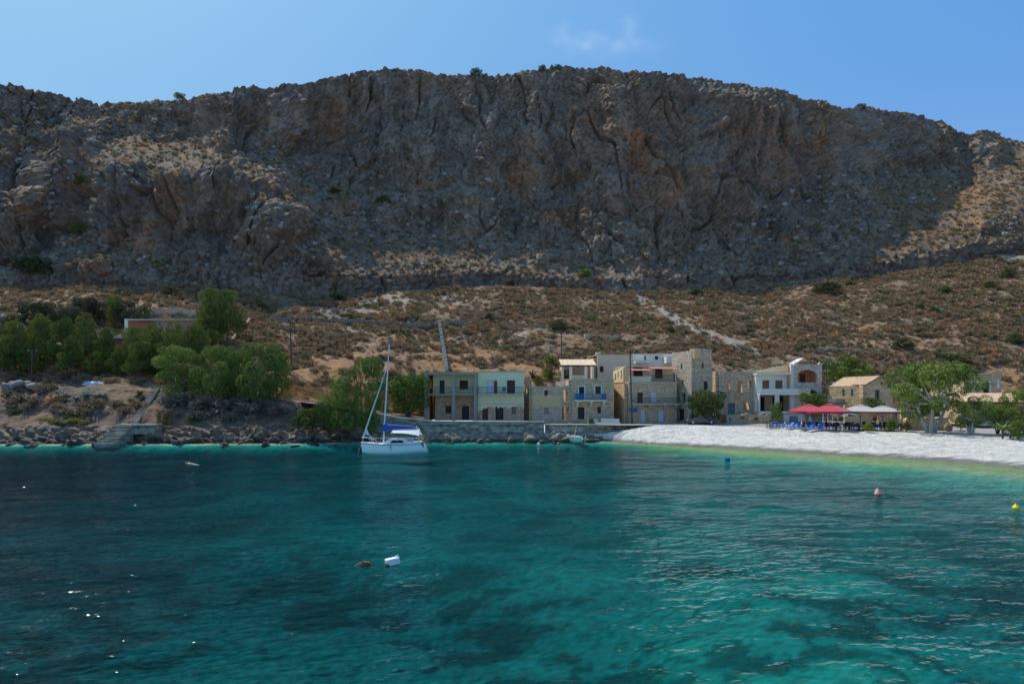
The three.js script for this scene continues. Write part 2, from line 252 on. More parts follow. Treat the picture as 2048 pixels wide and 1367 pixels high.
function gridMesh(nr0, nr1, extra) {
  const rows = nr1 - nr0 + 1 + extra.length, pos = new Float32Array(NC * rows * 3), uv = new Float32Array(NC * rows * 2), col = new Float32Array(NC * rows * 3), idx = [], o = [0, 0, 0], v = V();
  for (let c = 0; c < NC; c++) {
    let run = 0;
    for (let r = 0; r < rows; r++) {
      const k = (c * rows + r), src = (c * NR + Math.min(nr0 + r, nr1));
      v.fromArray(worn, src * 3);
      const e = r - (nr1 - nr0 + 1);
      if (e >= 0) { const s = 1 + extra[e][0] / gridD[src]; v.x *= s; v.z *= s; v.y += extra[e][1]; }
      pos.set([v.x, v.y, v.z], k * 3);
      if (r) run += Math.hypot(pos[k * 3 + 1] - pos[k * 3 - 2], pos[k * 3 + 2] - pos[k * 3 - 1]);
      uv.set([v.x, run], k * 2);
      landColour(colsPx[c], gridPy[src], v, gridS[src], o, nr0 + r < R1);
      col.set(o, k * 3);
      if (c && r) { const a = k, b = k - 1, d = k - rows, f = d - 1; idx.push(f, a, d, f, b, a); }
    }
  }
  const g = new THREE.BufferGeometry();
  g.setAttribute('position', new THREE.BufferAttribute(pos, 3)); g.setAttribute('uv', new THREE.BufferAttribute(uv, 2)); g.setAttribute('color', new THREE.BufferAttribute(col, 3));
  g.setIndex(idx); g.computeVertexNormals(); return g;
}
const rockMat = new THREE.MeshStandardMaterial({ vertexColors: true, roughness: 0.95, map: mottle, bumpMap: grit, bumpScale: 0.25 });
const hillMat = new THREE.MeshStandardMaterial({ vertexColors: true, roughness: 1, map: mottle, bumpMap: grit, bumpScale: 0.12 });
setting('mountain', gridMesh(R1, NR - 1, [[14, 0.5], [50, -6], [130, -50]]), rockMat, 'grey limestone mountain with a steep shaded cliff');
setting('hillside', gridMesh(0, R1, []), hillMat, 'dry orange and brown scrub hillside behind the village');

// ---------------------------------------------------------------- ground from the water to the foot of the hill, by world position
// rocky bluff on the left, quay and street in the middle, pebble beach on the right
const BLUFF = [[0, 0], [1.2, 0.9], [3.2, 2.0], [5, 3.0], [8, 4.6], [11, 6.2], [13, 7.0]];
function foreGeo(pxa, pxb, step, prof, colour, rough) {
  const cols = []; for (let p = pxa; p <= pxb + 1e-6; p += step) cols.push(p);
  const rows = prof.n, pos = [], uv = [], col = [], idx = [], o = [0, 0, 0];
  cols.forEach((px, c) => { for (let r = 0; r < rows; r++) { const p = prof.f(px, r / (rows - 1)); rough(p, px, r / (rows - 1)); pos.push(p.x, p.y, p.z); uv.push(p.x, -p.z); colour(px, p, o, r / (rows - 1)); col.push(...o); if (c && r) { const a = c * rows + r, b = a - 1, d = a - rows, f = d - 1; idx.push(f, a, d, f, b, a); } } });
  const g = new THREE.BufferGeometry();
  g.setAttribute('position', new THREE.Float32BufferAttribute(pos, 3)); g.setAttribute('uv', new THREE.Float32BufferAttribute(uv, 2)); g.setAttribute('color', new THREE.Float32BufferAttribute(col, 3)); g.setIndex(idx); g.computeVertexNormals(); return g;
}
// left shore: waterline rocks, then an earthy bluff up to the path
const bluffTop = (px) => { const D = footD(px); return V(xAt(px, D), yAt(footY(px), D), -D); };
const bluffAt = (px, t) => {
  const Dw = waterD(px), top = bluffTop(px), Dt = -top.z, y = t < 0.14 ? lerp(-2.2, 0, t / 0.14) : 0;
  const u = clamp((t - 0.14) / 0.86, 0, 1), D = t < 0.14 ? lerp(Dw - 3.5, Dw, t / 0.14) : lerp(Dw, Dt, u);
  const shape = u < 0.28 ? u * 1.05 : u < 0.8 ? 0.294 + (u - 0.28) * 1.22 : 0.928 + (u - 0.8) * 0.36;
  const k = sstep(620, 740, px);
  return V(xAt(px, D), t < 0.14 ? y : lerp(top.y * shape, u < 0.35 ? lerp(0, 1.3, u / 0.35) : lerp(1.3, top.y, sstep(0.3, 0.42, u)), k), -D);
};
function onBluff(px, py) { let a = null; for (let t = 0.14; t <= 1; t += 0.004) { const p = bluffAt(px, t); a = p; if (HOR + (EYE - p.y) / -p.z * FOC <= py) break; } return a; }
const shoreMat = new THREE.MeshStandardMaterial({ vertexColors: true, roughness: 0.95, map: mottle, bumpMap: grit, bumpScale: 0.06 });
setting('rocky_shore', foreGeo(-420, 852, 2.5, { n: 96, f: bluffAt }, (px, p, o) => {
  const f = n3(p.x / 1.1, p.y / 1.1, p.z / 1.1), g = m3(p.x / 3.2, p.y / 3.2, p.z / 3.2), q = n3(p.x / 9, p.y / 9, p.z / 9);
  const rock = 1 - sstep(1.3, 2.5, p.y + 0.9 * g + 0.5 * f), wet = 1 - sstep(0.25, 0.8, p.y + 0.25 * g), k = 1 + 0.35 * f + 0.2 * g;
  const earth = clamp(0.5 + 0.7 * q + 0.4 * g, 0, 1);
  const e = [lerp(0.13, 0.235, earth), lerp(0.098, 0.135, earth), lerp(0.075, 0.075, earth)], s = [0.25, 0.19, 0.135];
  for (let i = 0; i < 3; i++) o[i] = lerp(lerp(e[i] * (0.85 + 0.3 * f + 0.15 * g), s[i] * k, rock), [0.045, 0.042, 0.03][i], wet * 0.85);
}, (p, px, t) => {
  const low = 1 - sstep(1.3, 2.6, p.y), k = sstep(0, 0.1, t) * (1 - sstep(0.96, 1, t)), quay = 1 - 0.6 * sstep(640, 760, px);
  const d = (1.5 * (billow(p.x / 3.4, p.y / 2.6, p.z / 3.4) - 0.3) + 0.8 * (billow(p.x / 1.5, p.y / 1.3, p.z / 1.5) - 0.3) + 0.3 * n3(p.x / 0.6, p.y / 0.6, p.z / 0.6)) * low * quay + (1 - low) * (0.35 * n3(p.x / 4, p.y / 4, p.z / 4) + 0.12 * n3(p.x / 1.2, p.y / 1.2, p.z / 1.2));
  p.y += d * k * 0.5; p.z += d * k * 0.8;
}), shoreMat, 'brown weathered rocks and earthy bluff along the water');

// pebble beach
const beachTopD = pline([[1190, 99], [1230, 97.6], [1300, 97.4], [1390, 97], [1500, 93.5], [1650, 86.5], [1800, 84], [1900, 81], [2048, 75], [2300, 66], [2700, 55]]);
const pebbleMat = new THREE.MeshStandardMaterial({ vertexColors: true, roughness: 0.95, map: dataTex(512, 512, (u, v, o) => { const n = pfbm(u, v, 40, 3.9, 3), k = 0.86 + 0.75 * n; o[0] = k; o[1] = k; o[2] = k; }, { sx: 4 }), bumpMap: dataTex(512, 512, (u, v, o) => { o[0] = o[1] = o[2] = 0.5 + 0.6 * pfbm(u, v, 46, 6.2, 2); }, { sx: 4 }), bumpScale: 0.14 });
const beachY = (px, t) => streetY(beachTopD(px)) * (t < 0.75 ? 1.06 * t / 0.75 : lerp(1.06, 1, (t - 0.75) / 0.25));
function landY(px, D) {
  const Dw = waterD(px), bt = beachTopD(px); if (D >= bt || px < 1190) return streetY(D);
  const u = (D - Dw) / Math.max(0.3, bt - Dw), full = streetY(bt) * sstep(1180, 1330, px) + 0.9 * (1 - sstep(1180, 1330, px));
  return u < 0 ? u * Math.max(0.3, bt - Dw) * 0.16 : full * (u < 0.8 ? 1.03 * Math.pow(u / 0.8, 0.8) : lerp(1.03, 0.995, (u - 0.8) / 0.2));
}
function onShore(px, py) { for (let D = 55; D < 112; D += 0.1) { const y = landY(px, D); if (D > waterD(px) && HOR + (EYE - y) / D * FOC <= py) return V(xAt(px, D), y, -D); } return at(px, py, 100); }
setting('pebble_beach', foreGeo(1188, 2700, 4, { n: 110, f(px, t) {
  const a = waterD(px) - 5, b = beachTopD(px) + 1.2, Dw = waterD(px), D = lerp(a, b, t);
  const u = (D - Dw) / Math.max(0.3, beachTopD(px) - Dw), full = streetY(beachTopD(px)) * sstep(1180, 1330, px) + 0.9 * (1 - sstep(1180, 1330, px));
  const y = u < 0 ? u * Math.max(0.3, beachTopD(px) - Dw) * 0.16 : full * (u < 0.8 ? 1.03 * Math.pow(u / 0.8, 0.8) : lerp(1.03, 0.995, (u - 0.8) / 0.2));
  return V(xAt(px, D), y - 0.02, -D);
} }, (px, p, o) => {
  const f = n3(p.x / 0.5, p.y, p.z / 0.5), g = m3(p.x / 3, 0, p.z / 1.5), q = n2(p.x / 9, p.z / 3);
  const D = -p.z, wet = 1 - sstep(0.12, 0.42, p.y + 0.09 * g), u = (D - waterD(px)) / (beachTopD(px) - waterD(px));
  const dirt = clamp((sstep(0.72, 0.95, u + 0.12 * q + 0.08 * g) * sstep(1560, 1760, px)) * 0.8 + sstep(0.5, 0.8, g * 0.7 + q * 0.5) * 0.35, 0, 1);
  const k = 1 + 0.24 * f + 0.1 * g + 0.09 * n2(p.x / 14, u * 11) - 0.05; const c = [lerp(0.75, 0.46, dirt), lerp(0.715, 0.35, dirt), lerp(0.655, 0.235, dirt)];
  for (let i = 0; i < 3; i++) o[i] = lerp(c[i] * k, [0.22, 0.21, 0.18][i] * k, wet);
}, (p) => { p.y += 0.05 * n2(p.x / 5, p.z / 1.6) + 0.035 * n2(p.x / 1.1, p.z / 0.6); }), pebbleMat, 'bright white pebble beach curving along the bay');

// street and square
const asphaltMat = std({ c: [0.33, 0.31, 0.275], roughness: 0.95, map: mottle, bumpMap: grit, bumpScale: 0.02 });
{
  const g = foreGeo(600, 2700, 12, { n: 26, f(px, t) { const a = px < 1200 ? Math.max(98.8, waterD(px) + 0.1) : beachTopD(px) - 0.1, D = lerp(a, footD(px) + 2.5, t); return V(xAt(px, D), streetY(D), -D); } }, (px, p, o) => { o[0] = o[1] = o[2] = 1; }, (p, px) => { if (px < 860) { const top = bluffTop(px); p.y = lerp(p.y, top.y - 0.25, 1 - sstep(760, 860, px)); } });
  g.deleteAttribute('color');
  setting('street', g, asphaltMat, 'grey asphalt street between the houses and the shore');
}

// ---------------------------------------------------------------- the sea: seabed, body of water and rippled surface
const depthAt = (px, D) => {
  const off = waterD(px) - D; if (off < 0) return -off * 0.2;
  const x = xAt(px, D), right = sstep(1150, 1500, px);
    const shelf = lerp(0.55, 0.13, right) + 1.5 * sstep(lerp(1, 4, right), lerp(6, 17, right), off);
  const base = shelf * sstep(0, 2.2, off);
  const near = sstep(42, 16, D);
  const big = 0.42 * n2(x / 15 + 3, D / 13) + 0.25 * n2(x / 6, D / 5);
  const far = Math.pow(24 / Math.max(24, D), 0.7);
  return clamp(far * base * (1.25 + 0.45 * sstep(1000, 150, px) * sstep(25, 60, D)) * lerp(1, lerp(1.75, 0.85, sstep(-7, 6, x + 0.1 * D)), near) + far * big * sstep(3, 18, off) * 0.75 + 0.75 * far * sstep(600, 0, px) * sstep(4, 20, off), 0.04, 3);
};
{
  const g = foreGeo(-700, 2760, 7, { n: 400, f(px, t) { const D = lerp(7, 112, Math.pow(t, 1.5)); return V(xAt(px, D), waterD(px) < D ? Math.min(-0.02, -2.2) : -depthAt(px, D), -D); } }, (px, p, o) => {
    const D = -p.z, x = p.x, f = n2(x / 0.8, D / 0.8), g1 = n2(x / 3.1 + 5, D / 2.6), q = n2(x / 9 + 8, D / 8 + 2), off = waterD(px) - D;
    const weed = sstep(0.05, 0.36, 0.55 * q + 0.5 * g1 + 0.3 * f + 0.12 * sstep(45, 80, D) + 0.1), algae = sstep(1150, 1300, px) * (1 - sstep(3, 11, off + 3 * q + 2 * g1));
    const st = n2(x / 0.34, D / 0.34), k = 1 + 0.3 * f + 0.1 * g1 + 0.3 * st, fadedWeed = weed * lerp(0.92, 0.5, sstep(22, 42, D)), c = [lerp(0.35, 0.055, fadedWeed), lerp(0.36, 0.09, fadedWeed), lerp(0.235, 0.06, fadedWeed)];  // distance fade put into the colour: weed patches lose contrast farther from the camera
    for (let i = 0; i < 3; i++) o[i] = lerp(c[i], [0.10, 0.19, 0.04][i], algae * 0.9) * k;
  }, () => {});
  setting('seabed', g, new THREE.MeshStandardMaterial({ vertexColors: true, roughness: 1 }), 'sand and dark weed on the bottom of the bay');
}
const sea = new THREE.Group(); sea.name = 'sea'; sea.userData.kind = 'structure'; sea.userData.label = 'turquoise and blue rippled water of the bay'; scene.add(sea);
const waves = (() => { const r = rng(77), list = []; for (let i = 0; i < 46; i++) { const L = 1.1 * Math.pow(9, r()), th = -0.35 + (r() + r() - 1) * 1.25; list.push([TAU / L * Math.sin(th), TAU / L * Math.cos(th), r() * TAU, 0.0010 * L * (0.5 + r()), L]); } return list; })();
{
  const cols = []; for (let p = -700; p <= 2760; p += p < -40 || p > 2090 ? 16 : 4) cols.push(p);
  const NRW = 400, pos = new Float32Array(cols.length * NRW * 3), uv = new Float32Array(cols.length * NRW * 2), idx = [];
  cols.forEach((px, c) => { for (let r = 0; r < NRW; r++) {
    const py = lerp(1640, 874.5, r / (NRW - 1)), D = EYE * FOC / (py - HOR), x = xAt(px, D), gap = D * D / (EYE * FOC) * 1.92, gx = 4 * D / FOC;
    let y = 0; for (const [kx, kz, ph, a, L] of waves) { const w = sstep(1.6, 3.6, L / Math.max(gap * Math.abs(kz) * L / TAU, gx * Math.abs(kx) * L / TAU, 1e-4)); if (w > 0) y += w * a * Math.sin(kx * x + kz * D + ph); }
    const k = c * NRW + r; pos.set([x, y * (0.75 + 0.45 * n2(x / 11, D / 17)), -D], k * 3); uv.set([x, D], k * 2);
    if (c && r) { const b = k - 1, d = k - NRW, f = d - 1; idx.push(f, k, d, f, b, k); }
  } });
  const g = new THREE.BufferGeometry(); g.setAttribute('position', new THREE.BufferAttribute(pos, 3)); g.setAttribute('uv', new THREE.BufferAttribute(uv, 2)); g.setIndex(idx); g.computeVertexNormals();
  // fine ripples as a height map that repeats every 20 m
  const N = 1024, S = 20, hgt = new Float32Array(N * N), r = rng(5);
  for (let w = 0; w < 120; w++) {
    const L = 0.13 * Math.pow(9, Math.pow(r(), 1.2)), th = -0.3 + (r() + r() + r() - 1.5) * 1.35, kx = Math.round(S / L * Math.sin(th)), ky = Math.round(S / L * Math.cos(th)), a = 0.0021 * Math.pow(L, 0.95) * (0.4 + r()), ph = r() * TAU;
    for (let j = 0; j < N; j++) { const p0 = TAU * ky * j / N + ph; let c0 = Math.cos(p0), s0 = Math.sin(p0); const dc = Math.cos(TAU * kx / N), ds = Math.sin(TAU * kx / N); for (let i = 0; i < N; i++) { hgt[j * N + i] += a * s0; const t = c0 * dc - s0 * ds; s0 = s0 * dc + c0 * ds; c0 = t; } }
  }
  const ripple = dataTex(N, N, (u, v, o) => { const k = 0.5 + hgt[Math.round(v * N) * N + Math.round(u * N)] * 10; o[0] = o[1] = o[2] = k; }, { float: true, sx: S });
  const surf = part('water_surface', g, new THREE.MeshPhysicalMaterial({ color: rgb(1, 1, 1), transmission: 1, thickness: 0, ior: 1.333, roughness: 0.03, bumpMap: ripple, bumpScale: 0.25, specularIntensity: 0.4, side: THREE.DoubleSide }), sea);
  // the body of water takes red and some green and blue from the light on its way
  const body = part('water_body', box(620, 9, 112, 0, -0.10 - 4.5, -57), new THREE.MeshPhysicalMaterial({ color: rgb(1, 1, 1), transparent: true, opacity: 0.004, transmission: 1, thickness: 1, ior: 1.0, roughness: 0, attenuationColor: rgb(Math.exp(-0.7), Math.exp(-0.152), Math.exp(-0.116)), attenuationDistance: 1 }), sea);
}


// ---------------------------------------------------------------- plants
const leafMat = (r, g, b) => new THREE.MeshPhysicalMaterial({ color: rgb(r, g, b), vertexColors: true, roughness: 0.9, transmission: 0.22, thickness: 0, specularIntensity: 0.4, side: THREE.DoubleSide });
const barkMat = std({ c: [0.16, 0.12, 0.09], map: mottle, bumpMap: grit, bumpScale: 0.03 }), limeMat = std({ c: [0.55, 0.54, 0.52], map: mottle, bumpMap: grit, bumpScale: 0.03 });
// many small leaf faces spread through clumps: [centre, rx, ry, rz, count]
function leafCloud(clumps, len, wid, aim, seed) {
  const r = rng(seed), n = clumps.reduce((s, c) => s + c[4], 0), pos = new Float32Array(n * 12), nor = new Float32Array(n * 12), col = new Float32Array(n * 12), idx = [];
  const d = V(), ax = V(), sd = V(), nn = V(), p = V(); let k = 0;
  for (const [c, rx, ry, rz, m] of clumps) {
    const tone = 0.8 + 0.4 * r(), yel = r() * 0.18;
    for (let i = 0; i < m; i++, k++) {
      do d.set(r() * 2 - 1, r() * 2 - 1, r() * 2 - 1); while (d.lengthSq() > 1 || d.lengthSq() < 0.04);
      const l = d.length(); d.multiplyScalar(Math.pow(l, 0.35) / l);
      p.set(c.x + d.x * rx, c.y + d.y * ry, c.z + d.z * rz);
      aim(ax, d, r); ax.normalize();
      sd.set(r() - 0.5, r() - 0.5, r() - 0.5).cross(ax).normalize(); nn.crossVectors(ax, sd);
      const L = len * (0.6 + 0.8 * r()), w = wid * (0.6 + 0.8 * r()), t = tone * (0.8 + 0.4 * r()), cr = t * (1 + yel), cb = t * (1 - yel);
      const q = [-0.5, 0, 0, 0.5, 0.5, 0, 0, -0.5];
      for (let v = 0; v < 4; v++) { const o = (k * 4 + v) * 3, a = q[v * 2] * L, b = q[v * 2 + 1] * w; pos[o] = p.x + ax.x * a + sd.x * b; pos[o + 1] = p.y + ax.y * a + sd.y * b; pos[o + 2] = p.z + ax.z * a + sd.z * b; nor[o] = nn.x; nor[o + 1] = nn.y; nor[o + 2] = nn.z; col[o] = cr; col[o + 1] = t; col[o + 2] = cb; }
      const b = k * 4; idx.push(b, b + 3, b + 2, b, b + 2, b + 1);
    }
  }
  const g = new THREE.BufferGeometry(); g.setAttribute('position', new THREE.BufferAttribute(pos, 3)); g.setAttribute('normal', new THREE.BufferAttribute(nor, 3)); g.setAttribute('color', new THREE.BufferAttribute(col, 3)); g.setIndex(idx); return g;
}
const AIM = {
  any: (a, d, r) => a.set(r() - 0.5, r() - 0.5, r() - 0.5),
  weep: (a, d, r) => a.set(d.x * 0.6 + (r() - 0.5) * 0.7, -0.55 + d.y * 0.5 + (r() - 0.5) * 0.5, d.z * 0.6 + (r() - 0.5) * 0.7),
  up: (a, d, r) => a.set(d.x * 0.7 + (r() - 0.5), 0.5 + (r() - 0.3) * 0.8, d.z * 0.7 + (r() - 0.5)),
  out: (a, d, r) => a.set(d.x + (r() - 0.5) * 0.4, d.y + 0.25 + (r() - 0.5) * 0.4, d.z + (r() - 0.5) * 0.4),
};
// a crown one unit high and about one unit wide, standing on a trunk; stems reach the clumps
function crownSpots(r, n, lobe, lowest) {
  const out = []; let guard = 0;
  while (out.length < n && guard++ < 4000) {
    const y = lowest + (1 - lowest) * r(), w = lobe((y - lowest) / (1 - lowest)), a = r() * TAU, rad = w * Math.sqrt(0.15 + 0.85 * r()), p = V(Math.cos(a) * rad, y, Math.sin(a) * rad);
    if (out.every((q) => q.distanceTo(p) > 0.165) || (guard > 2500 && out.every((q) => q.distanceTo(p) > 0.11))) out.push(p);
  }
  return out;
}
function treeShape(seed, kind) {
  const r = rng(seed), clumps = [], wood = [];
  const K = { tamarisk: { n: 19, lobe: (t) => 0.50 * Math.sin(Math.PI * (0.10 + 0.80 * t)) ** 0.7, low: 0.26, cr: [0.155, 0.13], m: 460, len: 0.055, wid: 0.012, aim: AIM.weep, stems: 4, tw: 0.028 },
    lowtamarisk: { n: 25, lobe: (t) => 0.46 * Math.sin(Math.PI * (0.24 + 0.68 * t)) ** 0.7, low: 0.03, cr: [0.15, 0.13], m: 380, len: 0.055, wid: 0.012, aim: AIM.weep, stems: 4, tw: 0.022 },
    pine: { n: 26, lobe: (t) => 0.46 * Math.pow(1 - t * 0.86, 0.75), low: 0.24, cr: [0.15, 0.095], m: 270, len: 0.055, wid: 0.016, aim: AIM.up, stems: 1, tw: 0.026 },
    broad: { n: 22, lobe: (t) => 0.52 * Math.sin(Math.PI * (0.14 + 0.78 * t)) ** 0.6, low: 0.2, cr: [0.17, 0.155], m: 250, len: 0.05, wid: 0.036, aim: AIM.any, stems: 3, tw: 0.03 },
    bush: { n: 16, lobe: (t) => 0.5 * Math.cos(t * 1.3), low: 0.12, cr: [0.2, 0.2], m: 130, len: 0.08, wid: 0.045, aim: AIM.any, stems: 3, tw: 0.02 } }[kind];
  const spots = crownSpots(r, K.n, K.lobe, K.low + 0.05), lean = V((r() - 0.5) * 0.1, 0, (r() - 0.5) * 0.1);
  spots.forEach((p) => { const s = 0.75 + 0.5 * r(); p.add(lean.clone().multiplyScalar(p.y)); p.y = Math.min(p.y, 1 - K.cr[1] * 0.8); clumps.push([p, K.cr[0] * s, K.cr[1] * s, K.cr[0] * s, Math.round(K.m * s)]); });
  const fork = [];
  for (let i = 0; i < K.stems; i++) { const a = i / K.stems * TAU + r(), f = K.stems > 1 ? 0.1 : 0; const b = V(Math.cos(a) * f * 0.25, -0.03, Math.sin(a) * f * 0.25), e = V(Math.cos(a) * f * 1.6, kind === 'pine' ? 0.8 : K.low + 0.16, Math.sin(a) * f * 1.6).add(lean.clone().multiplyScalar(0.5)); wood.push(barGeo(b, e, K.tw, K.tw * (kind === 'pine' ? 0.25 : 0.6), 7)); fork.push([b, e]); }
  spots.slice(0, kind === 'bush' ? 6 : 14).forEach((p, i) => { const [b, e] = fork[i % fork.length], s = kind === 'pine' ? b.clone().lerp(e, clamp(p.y / 0.85 - 0.06, 0.2, 0.95)) : e; wood.push(barGeo(s, p, K.tw * 0.45, K.tw * 0.15, 5)); });
  return { leaves: leafCloud(clumps, K.len, K.wid, K.aim, seed + 1), wood: joined(wood) };
}
const SHAPES = {}; ['tamarisk', 'pine', 'broad', 'bush', 'lowtamarisk'].forEach((k, i) => { SHAPES[k] = [0, 1, 2].map((j) => treeShape(100 + i * 10 + j, k)); });
const LEAF = {
  tamarisk: [leafMat(0.15, 0.225, 0.045), leafMat(0.135, 0.20, 0.045), leafMat(0.17, 0.24, 0.05)],
  pine: [leafMat(0.115, 0.155, 0.036), leafMat(0.14, 0.18, 0.04), leafMat(0.165, 0.20, 0.045)],
  broad: [leafMat(0.105, 0.17, 0.03), leafMat(0.08, 0.13, 0.028), leafMat(0.13, 0.20, 0.036)],
  olive: [leafMat(0.085, 0.10, 0.055), leafMat(0.10, 0.115, 0.06), leafMat(0.07, 0.085, 0.04)],
  bush: [leafMat(0.075, 0.105, 0.03), leafMat(0.10, 0.135, 0.035), leafMat(0.06, 0.085, 0.028)],
  lime: [leafMat(0.16, 0.22, 0.035), leafMat(0.19, 0.24, 0.03), leafMat(0.13, 0.19, 0.03)],
};
const treeRnd = rng(321);
// a tree whose foot is seen at (px, base) and top at (px, top), D metres ahead; wide = crown width in photo pixels
function tree(name, kind, leaf, px, base, top, wide, D, label, category, group, wood = barkMat) {
  let foot; if (D == null) { const s = onSlope(px, base); foot = s.p; D = s.D; } else foot = at(px, base, D);
  const h = (base - top) / FOC * D, w = wide / FOC * D, i = Math.floor(treeRnd() * 3), o = thing(name, label, category, foot, treeRnd() * TAU, group);
  const sh = SHAPES[kind][i], mats = LEAF[leaf];
  const a = part('trunk', sh.wood, wood, o), b = part('crown', sh.leaves, mats[Math.floor(treeRnd() * 3)], o);
  for (const m of [a, b]) m.scale.set(w * (m === a ? 1 : 0.98), h, w);
  return o;
}
const ORD = ['first', 'second', 'third', 'fourth', 'fifth', 'sixth', 'seventh', 'eighth', 'ninth', 'tenth', 'eleventh', 'twelfth'];
// pine grove above the left shore
const G1 = [[12, 757, 668, 62], [58, 760, 686, 50], [100, 763, 694, 46], [148, 757, 672, 62], [192, 760, 700, 44], [232, 762, 690, 62], [276, 764, 682, 60], [318, 768, 676, 54]];
G1.forEach(([px, b, t, w], i) => tree('pine_tree', 'pine', 'pine', px, b, t, w, 109 + (i % 3) * 1.4, `shaggy green pine, ${ORD[i]} from the photo's edge in the grove's front row`, 'pine tree', 'pine grove above the rocky shore'));
const G2 = [[-22, 742, 640, 70], [30, 742, 640, 66], [78, 740, 628, 66], [126, 742, 636, 66], [170, 740, 628, 62], [214, 742, 655, 50], [262, 744, 652, 64], [304, 744, 646, 78], [352, 748, 648, 80], [396, 745, 650, 74]];
G2.forEach(([px, b, t, w], i) => tree('pine_tree', 'pine', 'pine', px, b, t, w, null, `dark green pine, ${ORD[i]} from the photo's edge in the grove's middle row`, 'pine tree', 'pine grove above the rocky shore'));
[[22, 672, 632, 44], [62, 668, 608, 46], [96, 664, 604, 48], [133, 668, 616, 44], [170, 648, 596, 44], [202, 646, 600, 40], [254, 652, 602, 44], [282, 652, 612, 36]].forEach(([px, b, t, w], i) => tree('olive_tree', 'broad', 'olive', px, b, t, w, null, `grey-green olive tree, ${ORD[i]} from the photo's edge on the terrace above the pines`, 'olive tree', 'olive trees above the pine grove'));
tree('almond_tree', 'broad', 'lime', 228, 656, 594, 28, null, 'slim bright yellow-green tree among the dark olive trees', 'tree');
tree('aleppo_pine', 'pine', 'pine', 418, 690, 574, 66, null, 'tall dark pine with rounded top beside the pink house', 'pine tree');
tree('aleppo_pine', 'pine', 'pine', 454, 690, 578, 70, null, 'tall dark pine with open side branches beside the sloping garden wall', 'pine tree');
tree('aleppo_pine', 'pine', 'pine', 412, 702, 628, 64, null, 'shorter dense pine in front of the two tall pines', 'pine tree');
// tamarisks along the path and by the sailboat
[[362, 788, 692, 92], [428, 796, 690, 84], [474, 800, 700, 70], [512, 803, 686, 96], [548, 804, 704, 62]].forEach(([px, b, t, w], i) => tree('tamarisk_tree', 'lowtamarisk', 'tamarisk', px, b, t, w * 1.12, 103.5 - (i % 2), `feathery light green tamarisk, ${ORD[i]} from the pines in the row along the path`, 'tamarisk tree', 'tamarisks along the path'));
tree('tamarisk_tree', 'lowtamarisk', 'tamarisk', 682, 858, 752, 78, 96, 'lower feathery green tamarisk just left of the sailboat mast', 'tamarisk tree');
tree('tamarisk_tree', 'lowtamarisk', 'tamarisk', 730, 858, 714, 92, 97.5, 'tall feathery green tamarisk directly behind the sailboat mast', 'tamarisk tree');
[[612, 856, 818, 46], [642, 856, 806, 44], [598, 852, 832, 34]].forEach(([px, b, t, w], i) => tree('shore_bush', 'bush', 'bush', px, b, t, w, 95.5, ['rounded green bush on the rocks under the row of tamarisks', 'taller green bush beside the lower tamarisk', 'small dark green bush at the end of the bluff'][i], 'bush'));
tree('fig_tree', 'broad', 'broad', 816, 832, 754, 82, 103.5, 'round bright green tree beside the unfinished concrete house', 'tree');
tree('olive_tree', 'broad', 'olive', 842, 800, 750, 50, 113, 'grey-green olive tree behind the tree next to the unfinished house', 'olive tree');
tree('olive_tree', 'broad', 'olive', 790, 775, 744, 34, 116, 'small dark olive tree above the tall tamarisk', 'olive tree');
// village and beach trees
tree('carob_tree', 'broad', 'broad', 1692, 776, 714, 88, 116, 'dense round dark green tree behind the tiled stone house', 'tree');
tree('fig_tree', 'broad', 'bush', 1412, 851, 784, 78, 101, 'dark spreading fig tree growing against the stone tower behind the parked car', 'fig tree');
tree('mulberry_tree', 'broad', 'broad', 1627, 838, 788, 48, 96, 'light green tree in front of the grey arched house', 'tree');
tree('garden_bush', 'bush', 'broad', 1740, 822, 796, 48, 94, 'green bush above the pale umbrellas', 'bush');
tree('oleander_bush', 'bush', 'broad', 1552, 848, 806, 26, 95, 'thin green shrub by the white garage wall next to the red umbrellas', 'shrub');
tree('tamarisk_tree', 'tamarisk', 'tamarisk', 1862, 866, 727, 168, 81.5, 'large spreading tamarisk with whitewashed trunk at the top of the beach', 'tamarisk tree', undefined, limeMat);
tree('tamarisk_tree', 'tamarisk', 'tamarisk', 1942, 872, 792, 76, 77.5, 'small leaning tamarisk with crooked white trunk beside the road', 'tamarisk tree', undefined, limeMat);
tree('tamarisk_tree', 'tamarisk', 'tamarisk', 1996, 866, 812, 52, 80, 'low tamarisk in front of the tiled porch roof', 'tamarisk tree');
tree('tamarisk_tree', 'lowtamarisk', 'tamarisk', 2042, 868, 776, 84, 79, 'tamarisk cut by the right edge of the photo', 'tamarisk tree');
tree('fig_bush', 'bush', 'lime', 1785, 862, 838, 26, 82.5, 'yellow-green potted shrub at the edge of the tavern near the pale umbrellas', 'shrub');
tree('fig_bush', 'bush', 'lime', 1736, 862, 845, 22, 82, 'small bright green shrub on the pebbles before the tavern tables', 'shrub');
tree('fig_bush', 'bush', 'lime', 1812, 862, 844, 22, 82.5, 'low yellow-green shrub next to the rubble wall', 'shrub');
tree('garden_bush', 'bush', 'lime', 1093, 758, 736, 24, null, 'bright green bush under the yucca', 'bush');
tree('garden_bush', 'bush', 'lime', 1127, 764, 741, 28, 114, 'bright green bush beside the tiled porch', 'bush');
tree('garden_bush', 'bush', 'bush', 1078, 772, 752, 18, 112, 'small dark green bush on the slope behind the ruined house', 'bush');
